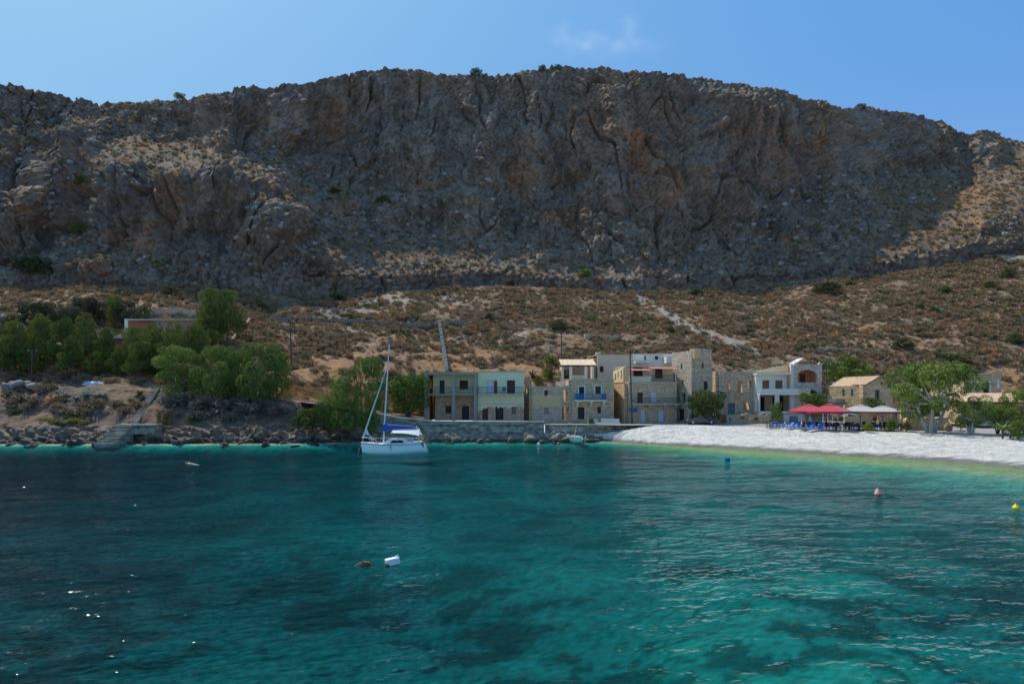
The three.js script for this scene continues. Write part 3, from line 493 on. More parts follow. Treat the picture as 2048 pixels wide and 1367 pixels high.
// larger evergreen bushes picked out on the slopes and the ridge
const BUSHES = [[336, 596, 572, 40, 'beside the foot of the cliff above the olive terrace'], [675, 603, 585, 34, 'on the pale scree below the cliff band'], [1658, 586, 564, 54, 'below the rock band, widest bush on the open hillside'], [1700, 574, 562, 22, 'next to the widest bush below the rock band'], [1810, 698, 676, 42, 'on the lower slope above the tamarisk'], [1915, 728, 708, 54, 'on the slope above the flat-roofed stone house'], [1890, 584, 572, 22, 'under the sunlit rock ledge'], [2020, 556, 538, 34, 'near the grey scree at the photo edge'], [1980, 578, 562, 24, 'below the path on the far hillside'], [2030, 690, 668, 34, 'on the lowest slope at the photo edge'], [1115, 662, 640, 40, 'at the end of the long terrace wall'], [1840, 618, 606, 20, 'beside the pale stones on the hillside'], [1870, 624, 612, 22, 'just below the pale stones on the hillside'], [1625, 700, 686, 20, 'above the arched grey house'], [765, 410, 392, 30, 'growing on the ledge of the cliff'], [668, 386, 376, 24, 'on the grassy rim of the cliff'], [160, 372, 346, 26, 'in the gully left of the rounded buttress'], [155, 466, 448, 36, 'in the cleft below the gully'], [60, 548, 515, 80, 'filling the hollow at the foot of the left cliff'], [1172, 554, 538, 28, 'above the middle of the rock band'], [360, 200, 186, 24, 'alone on the saddle of the ridge'], [953, 153, 139, 28, 'on the skyline left of the pair'], [1084, 143, 131, 18, 'first of the pair on the skyline'], [1117, 141, 130, 20, 'second of the pair on the skyline'], [1722, 220, 208, 26, 'on the falling skyline'], [1390, 590, 578, 26, 'against the foot of the pale band'], [520, 622, 606, 26, 'on the slope next to the tall pines'], [700, 640, 628, 26, 'above the first terrace wall'], [980, 640, 626, 20, 'by the terrace wall above the stepped wall'], [1340, 668, 654, 20, 'beside the pale track']];
BUSHES.forEach(([px, b, t, w, where], i) => tree('evergreen_bush', 'bush', [19, 17].includes(i) ? 'lime' : 'bush', px, b, t, w, null, 'green bush ' + where, 'bush', 'evergreen bushes on the mountain'));

// dry cushion shrubs: fuzzy domes of twig faces
const shrubGeos = [0, 1, 2].map((i) => { const r = rng(40 + i), cl = []; for (let k = 0; k < 7; k++) cl.push([V((r() - 0.5) * 1.0, 0.18 + r() * 0.28, (r() - 0.5) * 1.0), 0.42, 0.32, 0.42, 34]); return leafCloud(cl, 0.34, 0.11, AIM.out, 50 + i); });
const SHRUB = [[0.34, 0.245, 0.15], [0.28, 0.22, 0.145], [0.22, 0.195, 0.105], [0.39, 0.25, 0.135], [0.17, 0.175, 0.08], [0.25, 0.19, 0.27]].map((c) => leafMat(...c));
{
  const r = rng(909), all = [];
  while (all.length < 22000) {
    const px = -110 + r() * 2270, py = 495 + r() * 350, a = r(), b = r(), c = r(), d = r();
    if (py < bandLow(px) + 3 || py > footY(px) - 2) continue;
    const s = onSlope(px, py); if (a > Math.pow(s.D / 200, 2.2)) continue;
    const n = n2(s.p.x / 11, s.p.z / 9), g = spot(GRASSY, px, py), sc = spot(SCREE, px, py);
    if (b > 0.9 + 0.4 * n - 0.75 * g - 0.75 * sc) continue;
    if (px > 1270 && px < 1520 && Math.abs(py - TRACK(px)) < 9 && c < 0.9) continue;
    const size = (0.42 + 0.7 * c * c) * (1 + 0.3 * n), k = d < 0.03 && py > 600 ? 5 : d < 0.34 ? 0 : d < 0.6 ? 1 : d < 0.78 ? 2 : d < 0.92 ? 3 : 4;
    all.push({ p: s.p, D: s.D, size, k, yaw: a * 50, seen: px > 5 && px < 2043 && py < 735 });
  }
  const near = all.filter((e) => e.seen && e.k !== 5).sort((a, b) => b.size / b.D - a.size / a.D), chosen = new Set(near.slice(0, 290));
  for (const e of chosen) { const m = solo('dry_shrub', shrubGeos[Math.floor(e.yaw) % 3], SHRUB[e.k], 'dry grey-brown cushion shrub on the orange grass hillside', 'shrub', e.p, e.yaw, 'dry shrubs on the hillside'); m.scale.set(e.size, e.size * 1.1, e.size); }
  const flower = all.filter((e) => e.k === 5 && e.seen);
  for (const e of flower.slice(0, 60)) { const m = solo('flowering_shrub', shrubGeos[0], SHRUB[5], 'small cushion shrub with mauve flowers on the hillside', 'shrub', e.p, e.yaw, 'mauve flowering shrubs on the hillside'); m.scale.setScalar(e.size); chosen.add(e); }
  const rest = all.filter((e) => !chosen.has(e) && e.k !== 5), q = new THREE.Quaternion(), M = new THREE.Matrix4();
  const scrubMat = leafMat(1, 1, 1);
  const cols = [[0.34, 0.245, 0.15], [0.28, 0.22, 0.145], [0.22, 0.195, 0.105], [0.39, 0.25, 0.135], [0.17, 0.175, 0.08]];
  function mass(name, label, list, geo, mat, sy) { const m = shade(new THREE.InstancedMesh(geo, mat, list.length)); m.name = name; m.userData.kind = 'stuff'; m.userData.label = label; list.forEach((e, i) => { q.setFromAxisAngle(V(0, 1, 0), e.yaw); m.setMatrixAt(i, M.compose(e.p, q, V(e.size, e.size * sy, e.size))); m.setColorAt(i, rgb(...e.c)); }); scene.add(m); return m; }
  rest.forEach((e) => { e.c = cols[e.k].map((v) => v * (0.8 + 0.4 * ((e.yaw * 7.3) % 1))); });
  mass('hillside_scrub', 'low dry scrub covering the hillside', rest, shrubGeos[0], scrubMat, 1.1);
  // scrub and fallen stones on the mountain's ledges and screes
  const high = [], stones = [];
  while (high.length < 6500 || stones.length < 2200) {
    const px = -110 + r() * 2270, c = colOf(px), row = R1 + 8 + Math.floor(r() * (R2 - 10)), i = c * NR + row, s = gridS[i], a = r(), b = r(), t = r(), p = V().fromArray(worn, i * 3);
    if (high.length < 6500 && s + 10 * n3(p.x / 7, p.y / 7, p.z / 7) < 52 + 22 * a * a) { const k = Math.floor(b * 5), f = 0.75 + 0.5 * t; high.push({ p: p.clone(), size: 0.42 + 0.65 * t * t, yaw: b * 6, c: cols[k].map((v) => v * f) }); }
    if (stones.length < 2200 && s > 34 && s < 66 && b < 0.6) stones.push({ p: p.clone(), size: 0.35 + 1.1 * Math.pow(t, 3), yaw: a * 6, c: [0.30, 0.26, 0.22].map((v) => v * (0.7 + 0.6 * a)) });
  }
  mass('mountain_scrub', 'dark scrub on the ledges of the mountain', high, shrubGeos[1], scrubMat, 0.9);
  const rock = new THREE.IcosahedronGeometry(0.6, 2), P = rock.attributes.position; for (let i = 0; i < P.count; i++) { const v = V().fromBufferAttribute(P, i), k = 1 + 0.45 * n3(v.x * 1.9, v.y * 1.9, v.z * 1.9); P.setXYZ(i, v.x * k, v.y * k * 0.8, v.z * k); } rock.computeVertexNormals();
  mass('mountain_rubble', 'grey boulders scattered over the mountain screes', stones, rock, std({ c: [1, 1, 1], roughness: 0.95 }), 1);
  const pale = []; for (let i = 0; pale.length < 2600 && i < 60000; i++) { const px = r() * 2100, py = 575 + r() * 170; if (py < bandLow(px) + 4) continue; const w = Math.max(spot(SCREE, px, py), px > 1270 && px < 1520 && Math.abs(py - TRACK(px)) < 9 ? 0.6 : 0, 0.05); if (r() > w) continue; const s = onSlope(px, py); pale.push({ p: s.p, size: 0.16 + 0.5 * Math.pow(r(), 3), yaw: r() * 6, c: [0.46, 0.41, 0.35].map((v) => v * (0.75 + 0.4 * r())) }); }
  mass('hillside_stones', 'loose pale stones on the hillside', pale, rock, std({ c: [1, 1, 1], roughness: 0.95 }), 0.8);
}

// ---------------------------------------------------------------- buildings
const withTex = (c, tex, extra = {}) => new THREE.MeshStandardMaterial({ color: rgb(...c), roughness: 0.92, ...tex, ...extra });
const MS = {
  stone: withTex([0.86, 0.66, 0.46], rubble), stoneGrey: withTex([0.80, 0.65, 0.49], rubble), stoneWarm: withTex([0.88, 0.648, 0.388], rubble), stoneRed: withTex([0.813, 0.563, 0.377], rubble), stonePale: withTex([0.86, 0.74, 0.57], rubble),
  ashlarGrey: withTex([0.76, 0.69, 0.60], ashlar), ashlarWarm: withTex([0.859, 0.634, 0.4], ashlar),
  green: withTex([0.84, 0.77, 0.51], plaster), white: withTex([0.86, 0.82, 0.70], plaster), beige: withTex([0.84, 0.64, 0.38], plaster), grey: withTex([0.72, 0.60, 0.44], plaster), ochre: withTex([0.726, 0.493, 0.26], plaster), terracotta: withTex([0.677, 0.336, 0.163], plaster), pink: withTex([0.52, 0.29, 0.22], plaster), redwall: withTex([0.36, 0.13, 0.08], plaster), limewash: withTex([0.847, 0.784, 0.674], plaster),
  concrete: withTex([0.363, 0.336, 0.274], plaster), slab: withTex([0.556, 0.504, 0.404], plaster),
};
const woodTex = dataTex(128, 128, (u, v, o) => { const g = periodic(u, v * 0.1, 30, 3.4), k = 0.85 + 0.25 * g; o[0] = o[1] = o[2] = k; }, { sx: 1 });
const timber = (c) => new THREE.MeshStandardMaterial({ color: rgb(...c), roughness: 0.75, map: woodTex });
const MW = { brown: timber([0.085, 0.045, 0.03]), dark: timber([0.045, 0.036, 0.032]), red: timber([0.16, 0.04, 0.03]), blue: timber([0.06, 0.17, 0.40]), steel: timber([0.13, 0.19, 0.26]), white: timber([0.72, 0.73, 0.75]), olive: timber([0.23, 0.15, 0.06]), grey: timber([0.28, 0.30, 0.31]) };
const glassMat = new THREE.MeshStandardMaterial({ color: rgb(0.015, 0.018, 0.022), roughness: 0.08 });
const ironMat = std({ c: [0.06, 0.055, 0.05], roughness: 0.6 });
function metric(g) { // uv in metres, by the way each face points
  g = g.index ? g.toNonIndexed() : g; const p = g.attributes.position, n = g.attributes.normal, uv = new Float32Array(p.count * 2);
  for (let i = 0; i < p.count; i++) { const x = p.getX(i), y = p.getY(i), z = p.getZ(i), ax = Math.abs(n.getX(i)), ay = Math.abs(n.getY(i)); if (ay > 0.7) { uv[i * 2] = x; uv[i * 2 + 1] = z; } else if (ax > 0.7) { uv[i * 2] = z; uv[i * 2 + 1] = y; } else { uv[i * 2] = x; uv[i * 2 + 1] = y; } }
  g.setAttribute('uv', new THREE.BufferAttribute(uv, 2)); return g;
}
// a wall: outline in (u, v) metres with holes, thickness th behind the face v-u plane
function wallGeo(outline, holes, th) {
  const s = new THREE.Shape(outline.map(([x, y]) => new THREE.Vector2(x, y)));
  for (const h of holes) { const p = new THREE.Path(); if (h.arch) { const r = (h.x1 - h.x0) / 2, rise = h.rise ?? r; p.moveTo(h.x0, h.y0); p.lineTo(h.x1, h.y0); p.lineTo(h.x1, h.y1 - rise); p.absellipse(h.x0 + r, h.y1 - rise, r, rise, 0, Math.PI, false); p.lineTo(h.x0, h.y0); } else { p.moveTo(h.x0, h.y0); p.lineTo(h.x1, h.y0); p.lineTo(h.x1, h.y1); p.lineTo(h.x0, h.y1); p.lineTo(h.x0, h.y0); } s.holes.push(p); }
  const g = new THREE.ExtrudeGeometry(s, { depth: th, bevelEnabled: false, curveSegments: 10 }); g.translate(0, 0, -th); return metric(g);
}
const raggedTop = (w, h, seed, amp) => { const r = rng(seed), o = [[0, 0], [w, 0]]; const n = Math.max(4, Math.round(w / 0.5)); for (let i = n; i >= 0; i--) o.push([w * i / n, h + (r() - 0.6) * amp]); return o; };
// fill an opening: door, shuttered window, glazed window ... set back in the wall
const FILL = {
  door(g, w, h, mat) { part('door_frame', joined([box(0.09, h, 0.1, 0.045, h / 2, 0), box(0.09, h, 0.1, w - 0.045, h / 2, 0), box(w - 0.18, 0.09, 0.1, w / 2, h - 0.045, 0)]), mat, g); const lw = (w - 0.2) / 2; for (const k of [0, 1]) { const lx = 0.095 + lw / 2 + k * (lw + 0.01); part('door_leaf', joined([box(lw, h - 0.1, 0.05, lx, (h - 0.1) / 2, -0.02), box(lw * 0.66, h * 0.3, 0.03, lx, h * 0.24, 0.015), box(lw * 0.66, h * 0.34, 0.03, lx, h * 0.68, 0.015)]), mat, g); } },
  win(g, w, h, mat) { part('window_frame', joined([box(0.08, h, 0.1, 0.04, h / 2, 0), box(0.08, h, 0.1, w - 0.04, h / 2, 0), box(w - 0.16, 0.08, 0.1, w / 2, h - 0.04, 0), box(w - 0.16, 0.08, 0.1, w / 2, 0.04, 0)]), mat, g); const lw = (w - 0.18) / 2; for (const k of [0, 1]) part('shutter', joined([box(lw, h - 0.18, 0.04, 0.085 + lw / 2 + k * (lw + 0.01), h / 2, -0.01), ...[0.2, 0.35, 0.5, 0.65, 0.8].map((f) => box(lw * 0.8, h * 0.05, 0.03, 0.085 + lw / 2 + k * (lw + 0.01), h * f, 0.02))]), mat, g); },
  glass(g, w, h, mat) { part('window_frame', joined([box(0.07, h, 0.1, 0.035, h / 2, 0), box(0.07, h, 0.1, w - 0.035, h / 2, 0), box(w - 0.14, 0.07, 0.1, w / 2, h - 0.035, 0), box(w - 0.14, 0.07, 0.1, w / 2, 0.035, 0), box(0.06, h - 0.14, 0.08, w / 2, h / 2, 0)]), mat, g); for (const k of [0, 1]) part('pane', box((w - 0.22) / 2, h - 0.16, 0.02, 0.08 + (w - 0.22) / 4 + k * ((w - 0.22) / 2 + 0.06), h / 2, -0.02), glassMat, g); },
  plate(g, w, h, mat) { part('panel', box(w - 0.02, h - 0.02, 0.05, w / 2, h / 2, -0.02), mat, g); },
};
// facade plane through corner C turned by th: photo pixel -> (u along the wall, v above C)
function planeOf(C, ax, az) { return (px, py) => { const rx = (px - MID) / FOC, u = (-rx * C.z - C.x) / (ax + rx * az), k = -(C.z + u * az); return [u, yAt(py, k) - C.y]; }; }
// house with its front left bottom corner seen at (px, py) D metres ahead, turned by `turn`
function house(name, label, category, { px, py, D, turn = 0, base }) {
  const C = at(px, py, D); if (base !== undefined) C.y = base; const o = thing(name, label, category, C, turn);
  const front = planeOf(C, Math.cos(turn), -Math.sin(turn)), left = planeOf(C, -Math.sin(turn), -Math.cos(turn));
  const H = { o, C, turn, front, left };
  const fillIn = (parent, f, hole, mat, deep, pname) => { const g = subgroup(pname, parent, V(hole.x0 + 0.005, hole.y0 + 0.005, -deep)); FILL[f](g, hole.x1 - hole.x0 - 0.01, hole.y1 - hole.y0 - 0.01, mat); return g; };
  const toHole = (map, [a, b, c, d, kind, mat, opt]) => { const [x0, y1] = map(a, b), [x1, y0] = map(c, d); return { x0: Math.min(x0, x1), x1: Math.max(x0, x1), y0: Math.min(y0, y1), y1: Math.max(y0, y1), kind, mat, ...(opt || {}) }; };
  // one wall piece on the front plane, moved dz out of it
  H.wall = (pn, mat, x0, y0, x1, y1, opens = [], { dz = 0, th = 0.45, ragged = 0, side = false, depth0 = 0 } = {}) => {
    const map = side ? left : front, g0 = new THREE.Group(); const [ua, va] = map(x0, y1), [ub, vb] = map(x1, y0); const u0 = Math.min(ua, ub), u1 = Math.max(ua, ub), v0 = Math.min(va, vb), v1 = Math.max(va, vb), w = u1 - u0, h = v1 - v0;
    const holes = opens.map((q) => { const e = toHole(map, q); e.x0 -= u0; e.x1 -= u0; e.y0 -= v0; e.y1 -= v0; e.x0 = Math.max(0.06, e.x0); e.x1 = Math.min(w - 0.06, e.x1); if (e.y0 < 0.06) e.y0 = 0.04; e.y1 = Math.min(h - 0.06, e.y1); return e; });
    const m = part(pn, wallGeo(ragged ? raggedTop(w, h, Math.round(x0 * 7 + y0), ragged) : [[0, 0], [w, 0], [w, h], [0, h]], holes, th), mat, o);
    if (side) { m.position.set(0, v0, -u0); m.rotation.y = Math.PI / 2; m.scale.x = 1; } else m.position.set(u0, v0, dz);
    holes.forEach((e) => { if (e.kind && e.kind !== 'open') { const pg = subgroup(e.kind === 'door' ? 'door' : e.kind === 'plate' ? 'door' : 'window', o, m.position.clone()); pg.rotation.copy(m.rotation); const inner = V(e.x0 + 0.005, e.y0 + 0.005, -(e.deep ?? 0.2)); const holder = new THREE.Group(); FILL[e.kind](holder, e.x1 - e.x0 - 0.01, e.y1 - e.y0 - 0.01, e.mat); for (const c of [...holder.children]) { c.position.copy(inner); pg.add(c); } if (e.trim) { const t = 0.16, W = e.x1 - e.x0, Hh = e.y1 - e.y0; const tr = part('surround', joined([box(t, Hh + t, 0.08, e.x0 - t / 2, e.y0 + (Hh + t) / 2, 0.04), box(t, Hh + t, 0.08, e.x1 + t / 2, e.y0 + (Hh + t) / 2, 0.04), box(W, t, 0.08, e.x0 + W / 2, e.y1 + t / 2, 0.04), ...(e.trim === 2 ? [box(W, t, 0.08, e.x0 + W / 2, e.y0 - t / 2, 0.04)] : [])]), MS.white, pg); } } });
    return { m, u0, u1, v0, v1, w, h };
  };
  H.sidewalls = (mat, w, h, deep, { v0 = 0, th = 0.4, left: doLeft = true, name = 'side_wall', ragged = 0, dz = -0.45 } = {}) => {
    const L = deep - 0.45;
    const mk = (nm, x) => { const m = part(nm, wallGeo(ragged ? raggedTop(L, h, Math.round(x * 31 + h * 7), ragged) : [[0, 0], [L, 0], [L, h], [0, h]], [], th), mat, o); m.rotation.y = Math.PI / 2; m.position.set(x, v0, dz); return m; };
    if (doLeft) mk(name, 0); mk(name, w - th);
    const b = part('back_wall', wallGeo(ragged ? raggedTop(w - 2 * th - 0.01, h, 77, ragged) : [[0, 0], [w - 2 * th - 0.01, 0], [w - 2 * th - 0.01, h], [0, h]], [], th), mat, o); b.position.set(th + 0.005, v0, -deep + th);
  };
  H.slab = (pn, mat, x0, x1, y, t, z0, z1) => part(pn, metric(box(x1 - x0, t, z1 - z0, (x0 + x1) / 2, y + t / 2, (z0 + z1) / 2)), mat, o);
  H.rail = (pn, x0, x1, y0, hgt, z, mat = ironMat, gap = 0.16, ends = 0) => { const list = [box(x1 - x0, 0.05, 0.05, (x0 + x1) / 2, y0 + hgt, z), box(x1 - x0, 0.03, 0.03, (x0 + x1) / 2, y0 + 0.08, z)]; for (let x = x0; x <= x1 + 0.01; x += gap) list.push(box(0.025, hgt, 0.025, x, y0 + hgt / 2, z)); if (ends) for (const x of [x0, x1]) { list.push(box(0.05, 0.05, ends, x, y0 + hgt, z - ends / 2 - 0.03)); for (let q = 0.16; q < ends; q += 0.16) list.push(box(0.025, hgt, 0.025, x, y0 + hgt / 2, z - q)); } return part(pn, joined(list), mat, o); };
  return H;
}
// curved clay tiles as a rippled sheet: w across, l down the slope
function tileGeo(w, l, pitch = 0.24) { const nx = Math.max(6, Math.round(w / pitch * 6)), nz = Math.max(3, Math.round(l / 0.36) * 2), g = new THREE.PlaneGeometry(w, l, nx, nz), p = g.attributes.position; for (let i = 0; i < p.count; i++) { const x = p.getX(i), y = p.getY(i), row = ((y + l / 2) / 0.36) % 1; p.setZ(i, 0.05 * Math.abs(Math.sin((x + w / 2) / pitch * Math.PI)) + (row > 0.5 ? 0.02 : 0)); } g.computeVertexNormals(); g.rotateX(-Math.PI / 2); return g; }
const tileTex = dataTex(256, 256, (u, v, o) => { const n = pfbm(u, v, 18, 2.9, 3), c = periodic(Math.floor(u * 24) / 24, Math.floor(v * 16) / 16, 40, 1.2), k = 0.85 + 0.2 * n + 0.25 * c; o[0] = k; o[1] = k * (0.95 + 0.1 * c); o[2] = k * (0.9 + 0.15 * c); });
const tileMat = new THREE.MeshStandardMaterial({ color: rgb(0.60, 0.42, 0.27), roughness: 0.9, map: tileTex, side: THREE.DoubleSide }), tilePale = new THREE.MeshStandardMaterial({ color: rgb(0.72, 0.58, 0.42), roughness: 0.9, map: tileTex, side: THREE.DoubleSide }), tileRed = new THREE.MeshStandardMaterial({ color: rgb(0.55, 0.20, 0.17), roughness: 0.85, map: tileTex, side: THREE.DoubleSide });
function tiles(pn, parent, mat, w, l, pos, pitchDown, yaw = 0) { const m = part(pn, tileGeo(w, l), mat, parent); m.position.copy(pos); m.rotation.set(pitchDown, yaw, 0, 'YXZ'); return m; }

// 1. unfinished house: bare concrete frame in front of stone walls
{
  const H = house('unfinished_house', 'unfinished two-storey stone house behind a bare grey concrete frame', 'house', { px: 853, py: 841, D: 104.6 }), [W] = H.front(954, 841), [, Ht] = H.front(900, 745);
  H.wall('upper_wall', MS.beige, 866, 750, 949, 789, [[879, 760, 889, 787, 'door', MW.dark], [919, 760, 936, 778.5, 'win', MW.dark]]);
  H.wall('lower_wall', MS.stoneRed, 870, 791, 949, 840.5, [[891, 811, 902.5, 826.5, 'win', MW.dark], [924, 811, 938, 839, 'door', MW.dark]]);
  const u = (x) => H.front(x, 800)[0], v = (y) => H.front(900, y)[1];
  const sw = part('left_wall', wallGeo([[0, 0], [4.5, 0], [4.5, Ht - 0.3], [0, Ht - 0.3]], [{ x0: 0.8, x1: 1.5, y0: 4.6, y1: 6 }, { x0: 2.2, x1: 2.9, y0: 4.6, y1: 6 }], 0.35), MS.ochre, H.o); sw.rotation.y = Math.PI / 2; sw.position.set(u(858), 0, -0.47);
  part('back_wall', metric(box(u(949) - u(858), Ht - 0.3, 0.35, (u(949) + u(858)) / 2, (Ht - 0.3) / 2, -5.2)), MS.ochre, H.o);
  part('right_wall', metric(box(0.35, Ht - 0.3, 4.5, u(949) - 0.2, (Ht - 0.3) / 2, -2.72)), MS.ochre, H.o);
  H.slab('roof_slab', MS.concrete, u(851), u(955), v(750), v(744.5) - v(750), -5.6, 1.55);
  H.slab('balcony_slab', MS.concrete, u(851), u(955), v(790.5), v(787.5) - v(790.5), -0.44, 1.5);
  for (const x of [[851, 856.5], [906, 911.8], [948.5, 955]]) part('column', metric(box(u(x[1]) - u(x[0]), v(750) - 0.005, 0.42, (u(x[0]) + u(x[1])) / 2, v(750) / 2, 1.26)), MS.concrete, H.o);
  for (const [a, b] of [[857, 905.5], [912, 948]]) H.rail('railing', u(a), u(b), v(787.5), 0.95, 1.35, ironMat, 0.17);
  for (let i = 0; i < 7; i++) part('rebar', barGeo(V(u(858 + i * 15), v(744.5) - 0.05, -0.5 - (i % 3)), V(u(858 + i * 15) + 0.03, v(744.5) + 0.6 + 0.3 * (i % 2), -0.5 - (i % 3)), 0.02), ironMat, H.o);
}
// 2. pale green plastered house
{
  const H = house('plastered_house', 'two-storey house with pale green plaster peeling off its stone lower wall', 'house', { px: 955.3, py: 841, D: 103.6 }), u = (x) => H.front(x, 800)[0], v = (y) => H.front(1000, y)[1], W = u(1048);
  H.wall('plaster_wall', MS.green, 955.3, 743.5, 1048, 808, [[973, 760, 989, 787, 'door', MW.white], [1014, 760, 1030, 787, 'door', MW.brown]]);
  H.wall('stone_wall', MS.stoneRed, 955.3, 808.2, 1048, 841, [[964.6, 810.5, 976, 840, 'door', MW.red, { arch: true, rise: 0.25 }], [991, 811, 1006.6, 840, 'door', MW.dark, { deep: 0.35 }], [1023, 811, 1032, 828, 'glass', MW.grey]]);
  // plaster still clinging to the stones, with a torn lower edge
  const r = rng(3), pts = [[0, 0.2], [W, 0.2]]; for (let i = 40; i >= 0; i--) { const f = i / 40; pts.push([W * f, -0.12 - 0.55 * Math.abs(n2(f * 6, 4.4)) - 0.16 * r() - 0.5 * sstep(0.25, 0.0, f)]); }
  const tp = part('torn_plaster', metric(new THREE.ExtrudeGeometry(new THREE.Shape(pts.map(([x, y]) => new THREE.Vector2(x, y))), { depth: 0.03, bevelEnabled: false })), MS.green, H.o); tp.position.set(0, v(808.2), 0.004);
  H.sidewalls(MS.green, W, v(743.5), 6);
  H.slab('roof_slab', MS.slab, -0.02, W + 0.1, v(743.5), 0.14, -6, 0.12);
  H.slab('balcony_slab', MS.slab, 0.02, W, v(789), v(787) - v(789), 0.004, 1.0);
  H.rail('railing', 0.05, W - 0.05, v(787), 0.9, 0.94, ironMat, 0.17, 0.85);
  part('shutter', box(0.42, v(761) - v(787), 0.04, u(991.3), (v(761) + v(787)) / 2, 0.05), MW.red, H.o);
  part('cornice', metric(box(W, 0.1, 0.08, W / 2, v(808) + 0.03, 0.041)), MS.slab, H.o);
}
solo('balcony_chair', joined([box(0.42, 0.04, 0.42, 0, 0.42, 0), box(0.42, 0.45, 0.04, 0, 0.66, -0.2), ...[[-1, -1], [1, -1], [-1, 1], [1, 1]].map(([a, b]) => box(0.04, 0.42, 0.04, a * 0.19, 0.2, b * 0.19))]), MW.steel, 'grey chair on the balcony of the pale green house', 'chair', at(1008, 787, 103.15));
// stone rubble ruin between the green house and the grey ruin
{ const H = house('rubble_ruin', 'narrow ruined rubble wall between the pale green house and the roofless house', 'ruin', { px: 1049.5, py: 841, D: 107 }); H.wall('rubble_wall', MS.stoneWarm, 1049.5, 754, 1063, 841, [[1052, 776, 1055, 787, 'open']], { ragged: 0.7 }); const m = part('side_wall', wallGeo(raggedTop(5, 4.4, 15, 1.0), [], 0.5), MS.stoneWarm, H.o); m.rotation.y = Math.PI / 2; m.position.set(0.02, 0, -0.46); }
// 3. roofless grey stone house
{
  const H = house('roofless_house', 'low roofless grey stone house with an open upper doorway', 'house', { px: 1064, py: 845, D: 103.4 }), u = (x) => H.front(x, 800)[0], v = (y) => H.front(1100, y)[1], W = u(1143);
  H.wall('front_wall', MS.stoneGrey, 1064, 772, 1143, 845, [[1089, 780, 1096, 791, 'win', MW.dark], [1126, 780, 1135.6, 802, 'open'], [1089, 814, 1097.5, 828, 'win', MW.grey], [1124, 814, 1138, 838.5, 'open']], { ragged: 0.25 });
  H.sidewalls(MS.stoneWarm, W, v(773), 5.5, { ragged: 0.5 });
  // ochre render left on the middle of the wall
  const pts = [[0.15, 0]]; for (let i = 0; i <= 24; i++) pts.push([0.15 + (W - 1.6) * i / 24, -0.15 - 0.25 * n2(i / 3, 2)]); for (let i = 24; i >= 0; i--) pts.push([0.15 + (W - 1.6) * i / 24, 1.5 + 0.25 * n2(i / 3, 8)]);
  const sh = new THREE.Shape(pts.map(([x, y]) => new THREE.Vector2(x, y))); const m = part('ochre_render', metric(new THREE.ExtrudeGeometry(sh, { depth: 0.025, bevelEnabled: false })), MS.ochre, H.o); m.position.set(0, v(812), 0.004);
  for (let i = 0; i < 5; i++) part('beam', barGeo(V(u(1125) + i * 0.2, 0.5, -0.9 - 0.1 * i), V(u(1125) + i * 0.24, 3.2, -1.4), 0.05), MW.brown, H.o);
  H.slab('door_lintel', MS.slab, u(1121), u(1139), v(804), 0.14, -0.3, 0.35);
}
// 4. stone house with the blue balcony
{
  const H = house('blue_balcony_house', 'square stone house with white window surrounds and blue balcony', 'house', { px: 1143.3, py: 845, D: 103.2 }), u = (x) => H.front(x, 800)[0], v = (y) => H.front(1180, y)[1], W = u(1228);
  H.wall('front_wall', MS.stone, 1143.3, 759, 1228, 845, [[1158, 773, 1168.5, 800, 'door', MW.dark, { trim: 1 }], [1190.5, 772, 1202, 788.5, 'win', MW.brown, { trim: 2 }], [1156, 814, 1169, 838, 'door', MW.dark, { deep: 0.3 }], [1195, 813, 1202, 826, 'win', MW.brown]]);
  H.sidewalls(MS.stone, W, v(759), 6.5);
  H.slab('roof_slab', MS.slab, -0.08, W + 0.08, v(759), 0.12, -6.5, 0.1);
  H.slab('balcony_slab', MS.white, u(1149), u(1211), v(802), 0.16, 0.004, 1.05);
  for (const x of [1153, 1180, 1205]) { const s = new THREE.Shape([[0, 0], [0.9, 0], [0.75, -0.18], [0, -0.75]].map(([a, b]) => new THREE.Vector2(a, b))); const m = part('corbel', metric(new THREE.ExtrudeGeometry(s, { depth: 0.28, bevelEnabled: false })), MS.white, H.o); m.rotation.y = -Math.PI / 2; m.position.set(u(x) + 0.28, v(802) - 0.004, 0.004); }
  H.rail('railing', u(1149.5), u(1210.5), v(802) + 0.16, 0.85, 1.0, MW.blue, 0.13);
  for (const x of [1149.6, 1210.4]) part('railing_side', joined([box(0.05, 0.9, 0.95, u(x), v(802) + 0.62, 0.5), box(0.5, 0.9, 0.04, u(x) + (x < 1180 ? 0.26 : -0.26), v(802) + 0.62, 0.95)]), MW.blue, H.o);
  part('door_blue_panel', box(u(1168) - u(1158.5), 0.85, 0.05, u(1163.3), v(800) + 0.48, -0.1), MW.blue, H.o);
}
{ const H = house('whitewashed_wall', 'low whitewashed garden wall behind the roofless house', 'wall', { px: 1112, py: 785, D: 109.5, base: 5 }); H.wall('wall', MS.limewash, 1112, 762, 1145, 787, [], { ragged: 0.12, th: 0.3 }); }
